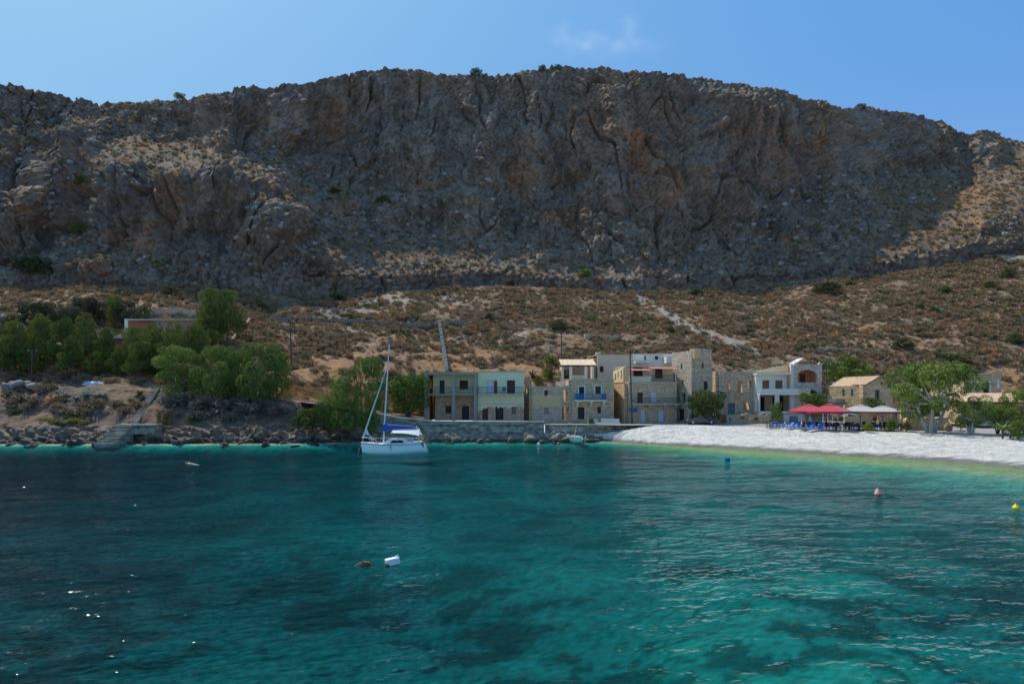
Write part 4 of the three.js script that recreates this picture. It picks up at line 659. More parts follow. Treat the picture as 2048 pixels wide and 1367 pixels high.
// 5. three-storey stone house with the red awning
{
  const T = 0.17, H = house('awning_house', 'tall stone house with long iron balcony and red tiled awning', 'house', { px: 1257.5, py: 846, D: 102.6, turn: T }), u = (x) => H.front(x, 800)[0], v = (y) => H.front(1300, y)[1], W = u(1354);
  H.wall('front_wall', MS.stone, 1257.5, 765.5, 1354, 846, [[1275, 784.5, 1286, 806.3, 'door', MW.brown], [1302, 784.5, 1314, 806.3, 'door', MW.white], [1282, 818.5, 1291.6, 845, 'door', MW.white], [1317, 819.5, 1328, 844, 'door', MW.white]]);
  H.wall('left_wall', MS.stoneWarm, 1228.5, 766, 1254.8, 846, [[1236, 784, 1240, 797, 'open'], [1233, 812, 1236, 826, 'open']], { side: true });
  const hb = v(765.5);
  const rw = part('right_wall', metric(box(0.4, hb, 6, W - 0.2, hb / 2, -3.46)), MS.stone, H.o); part('back_wall', metric(box(W - 0.9, hb, 0.4, W / 2, hb / 2, -6.2)), MS.stone, H.o);
  H.slab('terrace_floor', MS.slab, 0.004, W + 0.15, hb, 0.16, -6.4, 0.18);
  H.slab('balcony_slab', MS.slab, u(1259.5), u(1355.5), v(809), 0.18, 0.004, 0.95); H.rail('railing', u(1260), u(1355), v(807), 0.85, 0.88, ironMat, 0.15, 0.8);
  for (const x of [1266, 1296, 1326, 1350]) part('corbel', metric(box(0.22, 0.3, 0.8, u(x), v(809) - 0.16, 0.41)), MS.slab, H.o);
  // upper storey, set back
  const y1 = hb + 0.165, ht = v(733.5) - y1, wU = W - 0.05;
  const uw = part('upper_front', wallGeo([[0, 0], [wU, 0], [wU, ht], [0, ht]], [{ x0: 1.1, x1: 2.5, y0: 0.02 + 0.02, y1: 2.1 }, { x0: wU - 2.7, x1: wU - 1.55, y0: 0.5, y1: 2.0 }], 0.3), MS.beige, H.o); uw.position.set(0.1, y1, -1.5);
  const dg = subgroup('door', H.o, V(1.205, y1 + 0.045, -1.7)); FILL.door(dg, 1.39, 2.05, MW.dark); const wg = subgroup('window', H.o, V(0.105 + wU - 2.7, y1 + 0.505, -1.7)); FILL.win(wg, 1.14, 1.49, MW.brown);
  const ul = part('upper_left', wallGeo([[0, 0], [4.6, 0], [4.6, ht - 0.35], [0, ht]], [{ x0: 0.5, x1: 1.1, y0: 0.55, y1: 1.75 }, { x0: 2.0, x1: 2.55, y0: 0.6, y1: 1.6 }, { x0: 3.2, x1: 3.9, y0: 0.4, y1: 1.3 }], 0.3), MS.beige, H.o); ul.rotation.y = Math.PI / 2; ul.position.set(0.1, y1, -1.81);
  [[0.5, 0.55, 0.6, 1.2], [2.0, 0.6, 0.55, 1.0], [3.2, 0.4, 0.7, 0.9]].forEach(([a, b, w, h]) => { const g = subgroup('window', H.o, V(0.25, y1 + b, -1.81 - a)); g.rotation.y = -Math.PI / 2; g.rotation.y = Math.PI / 2 + Math.PI; part('shutter', box(w - 0.02, h - 0.02, 0.05, 0, 0, 0).translate(w / 2, h / 2, 0), MW.brown, g); });
  part('upper_right', metric(box(0.3, ht, 4.6, wU - 0.08, ht / 2 + y1, -4.11)), MS.beige, H.o); part('upper_back', metric(box(wU - 0.7, ht - 0.1, 0.3, wU / 2 + 0.1, (ht - 0.1) / 2 + y1, -6.2)), MS.beige, H.o);
  H.slab('upper_roof', MS.slab, 0, wU + 0.15, y1 + ht, 0.15, -6.5, -1.35);
  tiles('awning', H.o, tileRed, u(1303) - 0.2, 1.9, V(u(1303) / 2 + 0.15, y1 + ht - 0.38, -0.55), 0.16); tiles('awning', H.o, tileRed, W - u(1303), 1.9, V((W + u(1303)) / 2, y1 + ht - 0.12, -0.6), 0.16);
  for (const x of [0.25, u(1302), W - 0.2]) part('awning_post', box(0.09, ht - 0.5, 0.09, x, y1 + (ht - 0.5) / 2, 0.0), MW.white, H.o);
  part('parapet', metric(box(u(1302) - 0.1, 0.75, 0.16, u(1302) / 2, y1 + 0.37, 0.04)), MS.grey, H.o); H.rail('terrace_railing', u(1303.5), W, y1, 0.95, 0.02, ironMat, 0.14);
}
solo('blue_canopy', (() => { const g = new THREE.CylinderGeometry(0.62, 0.62, 1.05, 16, 1, false, 0, Math.PI); g.rotateZ(Math.PI / 2); g.scale(1, 0.95, 0.6); return g; })(), std({ c: [0.02, 0.06, 0.22], roughness: 0.6 }), 'dark blue rounded door canopy beside the leaning pole', 'canopy', at(1267, 823.5, 101.6));
// 6. house with a tiled porch, plain grey house and white house on the slope behind
{
  const H = house('porch_house', 'small house with an open porch under pale clay tiles', 'house', { px: 1124, py: 757, D: 112.5, base: 4.6 }), u = (x) => H.front(x, 745)[0], v = (y) => H.front(1150, y)[1], W = u(1188), fl = v(757);
  part('plinth', metric(box(W, fl, 5.2, W / 2, fl / 2, -2.6)), MS.grey, H.o); part('back_wall', metric(box(W, v(727) - fl, 0.3, W / 2, (v(727) + fl) / 2, -5.0)), MS.grey, H.o); part('side_wall', metric(box(0.3, v(733) - fl, 4.8, 0.15, (v(733) + fl) / 2, -2.44)), MS.grey, H.o);
  for (const x of [[1139, 1144.5], [1169, 1175], [1185, 1188]]) part('pillar', metric(box(u(x[1]) - u(x[0]), v(732.5) - fl, 0.4, (u(x[0]) + u(x[1])) / 2, (v(732.5) + fl) / 2, -0.22)), MS.limewash, H.o);
  H.slab('porch_wall', MS.grey, u(1144.6), u(1168.9), fl, 0.55, -0.4, -0.1);
  tiles('tile_roof', H.o, tilePale, W + 0.5, 5.9, V(W / 2 + 0.1, v(732) + 0.72, -2.4), 0.2);
  part('roof_beam', box(W + 0.3, 0.16, 0.16, W / 2, v(732) + 0.05, -0.2), MW.brown, H.o);
}
{
  const H = house('plain_house', 'plain grey-beige flat-roofed house with chimney behind the porch house', 'house', { px: 1195, py: 757, D: 116, base: 5.0, turn: 0.1 }), u = (x) => H.front(x, 740)[0], v = (y) => H.front(1220, y)[1], W = u(1266);
  H.wall('front_wall', MS.grey, 1195, 709.5, 1266, 770, [[1200, 732, 1207, 744, 'win', MW.dark]]); H.wall('left_wall', MS.grey, 1164, 716, 1192, 770, [], { side: true });
  part('right_wall', metric(box(0.4, v(709.5), 6, W - 0.2, v(709.5) / 2, -3.46)), MS.grey, H.o); part('back_wall', metric(box(W, v(709.5), 0.3, W / 2, v(709.5) / 2, -8)), MS.grey, H.o);
  H.slab('roof', MS.slab, 0.02, W, v(709.5), 0.1, -8.1, 0.05); H.slab('chimney', MS.grey, -0.1, u(1202), v(709.5) + 0.1, 0.35, -0.9, -0.05);
}
{
  const H = house('white_house', 'white flat-roofed house highest behind the red awning', 'house', { px: 1267, py: 735, D: 121, base: 7 }), u = (x) => H.front(x, 720)[0], v = (y) => H.front(1300, y)[1], W = u(1348);
  H.wall('front_wall', MS.white, 1267, 709, 1348, 745, [[1288, 711, 1293, 720, 'win', MW.grey], [1310, 711.5, 1316.5, 719, 'win', MW.dark]]); H.sidewalls(MS.white, W, v(709), 6); H.slab('roof', MS.white, -0.06, W + 0.06, v(709), 0.12, -6, 0.06);
  H.slab('parapet', MS.white, 0, u(1296), v(727), v(723) - v(727), 0.3, 2.2); H.slab('terrace_wall', MS.white, u(1327), u(1348), v(727), v(714) - v(727), 0.3, 2.4);
}
// 7. stone tower
{
  const T = 0.5, H = house('stone_tower', 'tall square stone tower with a small corner turret', 'tower', { px: 1390, py: 846, D: 102.8, turn: T }), u = (x) => H.front(x, 800)[0], v = (y) => H.front(1390, y)[1], W = u(1423.7), ht = v(698.5);
  H.wall('front_wall', MS.stone, 1390, 698, 1423.7, 847, [[1403.5, 725.5, 1408.6, 736, 'open'], [1408, 762, 1416, 783, 'win', MW.brown]], { ragged: 0.12 });
  const L = H.left(1349, 800)[0];
  H.wall('left_wall', MS.stonePale, 1349, 701, 1388.2, 847, [[1366.5, 727, 1370, 737.5, 'win', MW.dark], [1368, 759, 1372, 771, 'win', MW.dark], [1368, 785, 1376, 804.5, 'open'], [1362.5, 817, 1373.6, 840, 'door', MW.brown]], { side: true, ragged: 0.2 });
  part('back_wall', metric(box(W - 0.5, ht - 0.4, 0.4, W / 2, (ht - 0.4) / 2, -L)), MS.stone, H.o); part('right_wall', metric(box(0.4, ht - 0.2, L - 0.6, W - 0.2, (ht - 0.2) / 2, -L / 2)), MS.stone, H.o);
  H.slab('roof', MS.slab, 0.46, W - 0.42, ht - 1.2, 0.2, -L + 0.25, -0.5);
  part('turret', metric(joined([box(1.05, v(697) - v(716), 1.05, 0.12, (v(697) + v(716)) / 2, -0.12), new THREE.CylinderGeometry(0.7, 0.25, 0.55, 4, 1).rotateY(Math.PI / 4).translate(0.12, v(716) - 0.28, -0.12)])), MS.ochre, H.o);
}
{ const H = house('low_annex', 'narrow stone annex joining the tower and the ruin', 'house', { px: 1424, py: 846, D: 106.5 }); H.wall('front_wall', MS.stoneGrey, 1424, 742, 1438.6, 846, [[1428, 763, 1431.5, 776, 'open']], { ragged: 0.15 }); H.sidewalls(MS.stoneGrey, H.front(1438.6, 800)[0], H.front(1430, 745)[1], 5); }
// 8. roofless ruin with three bright window holes
{
  const H = house('window_ruin', 'roofless stone ruin with three bright window holes and blue door', 'ruin', { px: 1438.8, py: 830, D: 104.6, turn: 0.04 }), u = (x) => H.front(x, 800)[0], v = (y) => H.front(1470, y)[1], W = u(1511);
  H.wall('front_wall', MS.stone, 1438.8, 741, 1511, 830, [[1453, 762, 1461, 776.5, 'open'], [1475, 762, 1485, 784.5, 'open'], [1496, 762, 1504, 775.5, 'open'], [1456.5, 805.5, 1470, 828, 'plate', MW.steel], [1487, 804.5, 1499, 818.5, 'open']], { ragged: 0.28, th: 0.55 });
  H.sidewalls(MS.stonePale, W, v(742), 4.2, { ragged: 0.5 });
  for (const x of [1457, 1470, 1482]) H.slab('balcony_stub', MS.stone, u(x), u(x) + 0.35, v(788), 0.2, 0.004, 0.5);
  for (const [a, b, c] of [[1453, 1461, 776.5], [1475, 1485, 784.5], [1496, 1504, 775.5], [1487, 1499, 818.5]]) H.slab('sill', MS.slab, u(a) - 0.08, u(b) + 0.08, v(c) - 0.1, 0.1, 0.003, 0.1);
}
{ const H = house('terrace_wall', 'low rubble terrace wall with dark arched niches under the ruin', 'wall', { px: 1453, py: 848, D: 101.5 }); H.wall('pale_wall', MS.stonePale, 1453, 830, 1474, 848, [[1459, 835, 1462, 842, 'open']], { ragged: 0.2, th: 0.5 }); H.wall('rubble_wall', MS.stoneWarm, 1474.1, 827, 1560, 848, [[1480, 832, 1490, 838, 'open', null, { arch: true }], [1508, 834, 1518, 840, 'open', null, { arch: true }]], { ragged: 0.35, th: 0.5 }); const u = (x) => H.front(x, 840)[0]; part('terrace_fill', metric(box(u(1560), 1.25, 3.4, u(1560) / 2, 0.62, -2.3)), MS.stoneWarm, H.o); }
// 9. white house with the long balcony
{
  const H = house('white_balcony_house', 'white house with long balcony, olive shutters and open porch', 'house', { px: 1512.5, py: 848, D: 103.6 }), u = (x) => H.front(x, 800)[0], v = (y) => H.front(1550, y)[1], W = u(1588);
  H.wall('upper_wall', MS.white, 1512.5, 749, 1588, 789, [[1525, 760, 1539, 777.5, 'win', MW.olive], [1551, 760, 1565.5, 777.5, 'win', MW.olive]]);
  part('lower_back', metric(box(W, v(791) - v(824), 0.3, W / 2, (v(791) + v(824)) / 2, -3)), MS.grey, H.o); part('side_wall', metric(box(0.35, v(749), 5.4, 0.18, v(749) / 2, -3.16)), MS.white, H.o); part('right_wall', metric(box(0.35, v(749), 5.4, W + 0.2, v(749) / 2, -3.16)), MS.white, H.o); part('back_wall', metric(box(W - 0.4, v(749), 0.3, W / 2, v(749) / 2, -5.9)), MS.white, H.o);
  H.slab('porch_floor', MS.white, 0.02, u(1612), v(826.5), 0.3, -3, 1.4); H.wall('base_wall', MS.white, 1560.7, 827.5, 1617, 848, [[1572, 831, 1589, 847.5, 'plate', MW.grey, { deep: 0.1 }], [1597, 831, 1610, 847.5, 'plate', MW.grey, { deep: 0.1 }]], { dz: 1.3, th: 0.3 });
  part('base_fill', metric(box(u(1560), v(826.8), 0.3, u(1560) / 2, v(826.8) / 2, 0.9)), MS.stonePale, H.o);
  for (const [a, b] of [[1513, 1516], [1545.7, 1554], [1601.7, 1606]]) part('porch_pillar', metric(box(u(b) - u(a), v(789) - v(822.5) - 0.01, 0.4, (u(a) + u(b)) / 2, (v(789) + v(822.5)) / 2, 0.8)), MS.white, H.o);
  H.slab('balcony_slab', MS.white, u(1513), u(1612.8), v(789.5), 0.2, 0.004, 1.5);
  part('balcony_parapet', metric(box(u(1612.8) - u(1513.5), v(778) - v(789) , 0.12, (u(1612.8) + u(1513.5)) / 2, (v(778) + v(789)) / 2 + 0.05, 1.42)), MS.white, H.o);
  for (let i = 0; i < 13; i++) part('baluster', new THREE.CylinderGeometry(0.05, 0.07, 0.5, 6).translate(u(1590 + i * 1.7), v(782), 1.52), MS.beige, H.o);
  H.slab('roof', MS.white, -0.1, u(1581), v(749.5), 0.25, -5.9, 0.7);
  const sh = new THREE.Shape([[0, 0], [u(1586), 0], [u(1586), 1.25], [0, 0.35]].map(([a, b]) => new THREE.Vector2(a, b))); const pw = part('roof_parapet', metric(new THREE.ExtrudeGeometry(sh, { depth: 0.25, bevelEnabled: false })), MS.beige, H.o); pw.position.set(0, v(749.5) + 0.255, -2.0);
  part('orange_panel', metric(box(u(1584) - u(1574), v(733) - v(776), 0.2, u(1579), (v(733) + v(776)) / 2, 0.12)), MS.terracotta, H.o);
  const dg = subgroup('door', H.o, V(u(1560), v(822), -2.8)); FILL.door(dg, 1.5, 2.1, MW.dark); const dg2 = subgroup('door', H.o, V(u(1520), v(822), -2.8)); FILL.glass(dg2, 1.6, 2.0, MW.brown);
  part('antenna', barGeo(V(u(1530), v(745), -1), V(u(1530), v(727), -1), 0.02), ironMat, H.o);
}
// 10. grey stone house with arches
{
  const H = house('arched_house', 'grey stone house with arched loggia and orange inner wall', 'house', { px: 1589, py: 848, D: 103, turn: 0.12 }), u = (x) => H.front(x, 800)[0], v = (y) => H.front(1615, y)[1], W = u(1644.5), ht = v(728.5);
  H.wall('front_wall', MS.ashlarGrey, 1589, 728.5, 1644.5, 848, [[1596, 739, 1635, 764.5, 'open', null, { arch: true, rise: 0.75 }], [1607, 779, 1637, 812, 'open', null, { arch: true, rise: 0.6 }]]);
  H.wall('left_wall', MS.limewash, 1584.5, 729, 1588.4, 848, [], { side: true });
  part('loggia_back', metric(box(W - 0.5, v(737) - v(768), 0.2, W / 2, (v(737) + v(768)) / 2, -2.2)), MS.terracotta, H.o); part('loggia_side', metric(box(0.2, v(737) - v(768), 1.7, W - 0.55, (v(737) + v(768)) / 2, -1.3)), MS.terracotta, H.o);
  const g = subgroup('door', H.o, V(u(1615), v(764.5), -2.08)); FILL.door(g, u(1626) - u(1615), v(746) - v(764.5), MW.red);
  H.slab('loggia_floor', MS.slab, 0.4, W - 0.4, v(765.5) - 0.15, 0.2, -2.4, -0.46); H.slab('loggia_ceiling', MS.slab, 0.4, W - 0.4, v(737), 0.2, -2.4, -0.46);
  part('right_wall', metric(box(0.4, ht, 6, W - 0.2, ht / 2, -3.46)), MS.ashlarGrey, H.o); part('back_wall', metric(box(W - 0.9, ht, 0.4, W / 2, ht / 2, -6.2)), MS.ashlarGrey, H.o); H.slab('roof', MS.slab, 0.42, W - 0.42, ht - 0.5, 0.2, -6, -0.46);
  for (const x of [0.25, W - 0.25]) part('finial', metric(new THREE.ConeGeometry(0.3, 0.45, 4).rotateY(Math.PI / 4).translate(x, ht + 0.22, -0.25)), MS.ashlarGrey, H.o);
  const sp = part('solar_panel', box(1.5, 0.06, 1.7, 0, 0, 0), new THREE.MeshStandardMaterial({ color: rgb(0.75, 0.76, 0.78), roughness: 0.35 }), H.o); sp.position.set(u(1601), ht + 0.5, -1.2); sp.rotation.set(0, 0, 0.55);
}
// 11. tiled stone house and gabled stone house
{
  const T = 0.32, H = house('gabled_house', 'brown stone house with gable end, round hole and orange tile edge', 'house', { px: 1733, py: 830, D: 97, turn: T }), u = (x) => H.front(x, 800)[0], v = (y) => H.front(1760, y)[1], W = u(1786), eave = v(770), apex = v(753.5);
  const h0 = (a, b, c, d, o) => { const [x0, y1] = H.front(a, b), [x1, y0] = H.front(c, d); return { x0, x1, y0, y1, ...(o || {}) }; };
  const fw = part('gable_wall', wallGeo([[0, 0], [W, 0], [W, eave], [W * 0.52, apex], [0, eave]], [h0(1762, 763, 1767, 769, { arch: true }), h0(1751, 778.5, 1760, 802)], 0.45), MS.ashlarWarm, H.o);
  const [wx, wy] = H.front(1751, 802); const g = subgroup('window', H.o, V(wx + 0.01, wy + 0.01, -0.25)); FILL.glass(g, h0(1751, 778.5, 1760, 802).x1 - wx - 0.02, h0(1751, 778.5, 1760, 802).y1 - wy - 0.02, MW.grey);
  H.wall('left_wall', MS.ashlarWarm, 1724, 770, 1731.6, 830, [], { side: true });
  part('right_wall', metric(box(0.4, eave, 6, W - 0.2, eave / 2, -3.46)), MS.ashlarWarm, H.o); part('back_wall', metric(box(W, eave, 0.4, W / 2, eave / 2, -6.7)), MS.ashlarWarm, H.o);
  for (const s of [-1, 1]) { const run = s < 0 ? W * 0.52 : W * 0.48, rise = apex - eave, len = Math.hypot(run, rise) + 0.3; const m = part('tile_roof', tileGeo(6.6, len), tileMat, H.o); m.rotation.set(0, s < 0 ? -Math.PI / 2 : Math.PI / 2, 0); const hold = m; hold.rotation.set(Math.atan2(rise, run), s < 0 ? -Math.PI / 2 : Math.PI / 2, 0, 'YXZ'); hold.position.set(s < 0 ? W * 0.26 - 0.06 : W * 0.76 + 0.06, (eave + apex) / 2 + 0.1, -3.2); }
}
{
  const T = 0.62, H = house('tiled_house', 'sunlit stone house with hipped clay tile roof and two narrow windows', 'house', { px: 1722, py: 835, D: 98.2, turn: T }), L = H.left(1663, 800)[0], v = (y) => H.left(1690, y)[1], eave = v(772);
  H.wall('left_wall', MS.stoneWarm, 1663, 772, 1722, 835, [[1688.5, 778, 1694, 792, 'win', MW.grey], [1706, 778, 1711, 792, 'win', MW.grey]], { side: true });
  part('front_wall', metric(box(4, eave, 0.4, 2.41, eave / 2, -0.22)), MS.stoneWarm, H.o); part('far_wall', metric(box(4, eave, 0.4, 2.41, eave / 2, -L + 0.2)), MS.stoneWarm, H.o); part('back_wall', metric(box(0.4, eave, L - 0.9, 4.2, eave / 2, -L / 2)), MS.stoneWarm, H.o);
  part('lintel_band', metric(box(0.08, 0.22, 2.6, -0.042, eave - 0.25, -1.9)), MS.limewash, H.o);
  const hip = new THREE.ConeGeometry(1, 1, 4, 1).rotateY(Math.PI / 4); hip.scale(4.9 / Math.SQRT2, 1.35, (L + 0.5) / Math.SQRT2); const hg = hip.toNonIndexed(); hg.computeVertexNormals(); metric(hg); part('tile_roof', hg, tileMat, H.o).position.set(2.2, eave + 0.68, -L / 2);
  part('terrace_slab', metric(box(2.2, 0.5, 2.4, -1.1, v(801), -L + 1.0)), MS.concrete, H.o); part('lower_shed', metric(box(1.6, v(804), 1.6, -0.85, v(804) / 2 - 0.1, -L + 1.4)), MS.concrete, H.o);
}
// 12. yellow plaster wall under the gable, seen behind the umbrellas
{ const H = house('tavern_wall', 'ochre rendered rubble wall behind the tavern tables', 'wall', { px: 1690, py: 856, D: 93.5 }); H.wall('rubble_wall', MS.stoneWarm, 1690, 812, 1832, 856, [[1746, 822, 1758, 852, 'open'], [1786, 826, 1795, 853, 'plate', MW.grey]], { ragged: 0.2 }); H.wall('render_patch', MS.ochre, 1700, 818, 1738, 852, [], { dz: 0.05, th: 0.04, ragged: 0.25 }); part('cap', metric(box(H.front(1832, 830)[0], 0.12, 0.6, H.front(1832, 830)[0] / 2, H.front(1760, 812)[1] + 0.06, -0.22)), MS.slab, H.o); }
// 13. flat-roofed stone house at the right with its tiled porch
{
  const H = house('flat_roofed_house', 'flat-roofed stone house with a white-framed dark doorway', 'house', { px: 1938, py: 800, D: 100, base: 4.0 }), u = (x) => H.front(x, 780)[0], v = (y) => H.front(1970, y)[1], W = u(2003);
  H.wall('front_wall', MS.stone, 1938, 748, 2003, 815, [[1966, 765, 1979.5, 792.5, 'door', MW.dark, { trim: 1, deep: 0.35 }]]); H.sidewalls(MS.stone, W, v(748), 6); H.slab('roof', MS.slab, -0.1, W + 0.1, v(748), 0.14, -6, 0.1);
  part('wooden_sign', joined([box(u(1963) - u(1942), v(750) - v(757), 0.06, (u(1942) + u(1963)) / 2, (v(750) + v(757)) / 2, 0.034)]), MW.brown, H.o); part('chimney', metric(box(0.9, 0.6, 0.7, u(1946), v(748) + 0.44, -2)), MS.ochre, H.o); part('folded_parasol', new THREE.ConeGeometry(0.16, 1.5, 8).translate(u(1992), v(765), 0.5), MS.white, H.o);
}
{
  const H = house('porch_restaurant', 'low porch with orange clay tile roof beside the road', 'porch', { px: 1925, py: 852, D: 92 }), u = (x) => H.front(x, 830)[0], v = (y) => H.front(1990, y)[1], W = u(2070);
  tiles('tile_roof', H.o, tileMat, W + 0.4, 5.2, V(W / 2, v(806) + 0.72, -2.2), 0.22); part('back_wall', metric(box(W, v(800), 0.35, W / 2, v(800) / 2, -4.6)), MS.stone, H.o); part('floor', metric(box(W, 0.25, 4.8, W / 2, 0.1, -2.2)), MS.slab, H.o);
  for (const x of [0.3, W * 0.33, W * 0.66, W - 0.3]) part('post', box(0.18, v(807), 0.18, x, v(807) / 2, 0.1), MW.brown, H.o); part('eave_beam', box(W, 0.2, 0.2, W / 2, v(807) + 0.1, 0.1), MW.brown, H.o);
  part('side_wall', metric(box(0.4, v(806), 4.4, 0.2, v(806) / 2, -2.3)), MS.stone, H.o); const pp = part('low_wall', metric(box(W * 0.8, 0.6, 0.25, W * 0.6, 0.4, 0.4)), MS.limewash, H.o);
}
{ const H = house('beige_cube_house', 'small beige cube-shaped house behind the large tamarisk', 'house', { px: 1885, py: 760, D: 108, base: 5 }), u = (x) => H.front(x, 740)[0], v = (y) => H.front(1910, y)[1]; H.wall('front_wall', MS.ochre, 1885, 729, 1924, 780, [[1895, 740, 1902, 752, 'win', MW.dark]]); H.sidewalls(MS.ochre, u(1924), v(729), 5); H.slab('roof', MS.slab, -0.05, u(1924) + 0.05, v(729), 0.12, -5, 0.05); }
{ const H = house('garden_wall', 'brown rubble wall below the large tamarisk', 'wall', { px: 1812, py: 860, D: 86.5 }); H.wall('rubble_wall', MS.stoneWarm, 1812, 836, 1898, 860, [], { ragged: 0.5, th: 0.6 }); H.wall('upper_wall', MS.stone, 1835, 800, 1903, 840, [], { ragged: 0.3, th: 0.4, dz: -3.5 }); }
// 14. houses among the pines
{
  const s = onSlope(256, 690), H = house('pink_house', 'pink house with red side wall and flat roof behind the pines', 'house', { px: 256, py: 690, D: s.D }), u = (x) => H.front(x, 660)[0], v = (y) => H.front(330, y)[1], W = u(392);
  H.wall('red_wall', MS.redwall, 256, 642, 312, 700, []); H.wall('pink_wall', MS.pink, 312.2, 641, 392, 700, [[352, 651, 364, 668, 'win', MW.grey], [374, 651, 384, 668, 'win', MW.grey]]); H.sidewalls(MS.pink, W, v(642), 7); H.slab('roof', MS.slab, -0.1, W + 0.2, v(641), 0.25, -7, 0.4); part('white_pier', metric(box(0.6, v(637), 0.6, -0.35, v(637) / 2, -0.3)), MS.white, H.o); H.rail('roof_railing', u(258), u(392), v(641) + 0.25, 0.9, -0.4, ironMat, 0.9);
}
{ const s = onSlope(203, 700), H = house('grey_roofed_shed', 'low shed with grey concrete roof in front of the pink house', 'shed', { px: 203, py: 700, D: s.D - 1 }), u = (x) => H.front(x, 680)[0], v = (y) => H.front(220, y)[1]; H.wall('front_wall', MS.redwall, 203, 677, 246, 705, [[212, 682, 220, 694, 'win', MW.dark]]); H.sidewalls(MS.redwall, u(246), v(677), 4); H.slab('roof', MS.slab, -0.3, u(246) + 0.3, v(677), 0.45, -4.2, 0.5); }
{ const s = onSlope(-18, 670), H = house('edge_house', 'corner of a terracotta house with white chimney cut by the photo edge', 'house', { px: -40, py: 670, D: s.D }), u = (x) => H.front(x, 650)[0], v = (y) => H.front(-10, y)[1]; H.wall('front_wall', MS.terracotta, -40, 641, 5, 680, []); H.sidewalls(MS.terracotta, u(5), v(641), 4); H.slab('roof', MS.slab, -0.1, u(5) + 0.1, v(641), 0.15, -4, 0.1); part('chimney', metric(box(0.4, 1.1, 0.4, u(1), v(641) + 0.7, -0.5)), MS.white, H.o); }

// ---------------------------------------------------------------- quay, steps and walls
const streakTex = dataTex(512, 512, (u, v, o) => { const s = periodic(u, v * 0.12, 60, 2.1), p = pfbm(u, v, 6, 7.3, 5), k = 0.62 + 0.85 * p + 0.35 * s * sstep(-0.3, 0.3, p); o[0] = k; o[1] = k * 1.0; o[2] = k * 0.96; }, { sx: 9, sy: 3 });
const quayMat = new THREE.MeshStandardMaterial({ color: rgb(0.44, 0.40, 0.31), roughness: 0.95, map: streakTex, bumpMap: plasterBump, bumpScale: 0.05 }), quayPale = new THREE.MeshStandardMaterial({ color: rgb(0.60, 0.53, 0.40), roughness: 0.95, map: streakTex, bumpMap: plasterBump, bumpScale: 0.05 }), capMat = withTex([0.62, 0.57, 0.48], plaster), darkRock = std({ c: [0.2, 0.17, 0.14], map: mottle, bumpMap: grit, bumpScale: 0.08 });
{
  const D = 98.7, o = thing('quay_wall', 'long stained grey concrete quay wall below the left houses', 'quay', V(xAt(700, D), 0, -D)), X = (p) => xAt(p, D) - xAt(700, D), Y = (y) => yAt(y, D);
  part('wall', metric(new THREE.ExtrudeGeometry(new THREE.Shape([[X(700), -1.5], [X(1088), -1.5], [X(1088), Y(844.5)], [X(870), Y(843.5)], [X(800), Y(836)], [X(745), Y(828)], [X(700), Y(821)]].map(([a, b]) => new THREE.Vector2(a, b))), { depth: 0.6, bevelEnabled: true, bevelSize: 0.03, bevelThickness: 0.03, bevelSegments: 1 }).translate(0, 0, -0.6)), quayMat, o);
  part('coping', metric(new THREE.ExtrudeGeometry(new THREE.Shape([[X(700), Y(821)], [X(745), Y(828)], [X(800), Y(836)], [X(870), Y(843.5)], [X(1088), Y(844.5)], [X(1088), Y(843)], [X(870), Y(841.8)], [X(800), Y(834.2)], [X(745), Y(826)], [X(700), Y(819)]].map(([a, b]) => new THREE.Vector2(a, b))), { depth: 0.7, bevelEnabled: false }).translate(0, 0.035, -0.66)), capMat, o);
  for (const p of [905, 962, 1010, 1060]) part('buttress', metric(box(0.5, 1.0, 0.4, X(p), 0.2, 0.24)), quayMat, o);
  part('mooring_pillar', metric(box(0.55, 1.7, 0.5, X(1093), 0.2, 0.2)), quayPale, o);
}
{
  const D = 99.4, o = thing('quay_wall', 'lower pale concrete quay wall running down to the pebbles', 'quay', V(xAt(1090, D), 0, -D)), X = (p) => xAt(p, D) - xAt(1090, D), Y = (y) => yAt(y, D);
  part('wall', metric(box(X(1392), Y(850) + 1.5, 0.6, X(1392) / 2 + 0.02, (Y(850) - 1.5) / 2, -0.3)), quayPale, o);
  part('coping', metric(box(X(1392) + 0.1, 0.13, 0.8, X(1392) / 2 + 0.02, Y(850) + 0.067, -0.3)), capMat, o);
  part('ledge', metric(box(X(1225), 0.75, 1.0, X(1225) / 2, 0.2, 0.55)), darkRock, o);
}
// rocks at the foot of the quay
setting('quay_rocks', foreGeo(690, 1240, 2.5, { n: 26, f(px, t) { const D = lerp(95.4, 99.2, t), h = (0.95 + 0.5 * n2(px / 55, 5) + 0.15 * n2(px / 13, 2)) * (1 - 0.55 * sstep(1085, 1200, px)); return V(xAt(px, D), lerp(-1.2, h, sstep(0.15, 0.85, t)), -D); } }, (px, p, o) => { const f = n3(p.x / 0.8, p.y / 0.8, p.z / 0.8), w = 1 - sstep(0.1, 0.4, p.y), k = 1 + 0.4 * f; [0.29, 0.235, 0.18].forEach((v, i) => { o[i] = lerp(v * k, [0.05, 0.046, 0.03][i], w); }); }, (p, px, t) => { const d = 0.8 * (billow(p.x / 2.4, p.y / 1.2, p.z / 1.6) - 0.3) + 0.3 * (billow(p.x / 0.9, p.y / 0.6, p.z / 0.7) - 0.3); p.y += d * 0.5; p.z += d * 0.6; }), shoreMat, 'brown rocks along the foot of the quay wall');
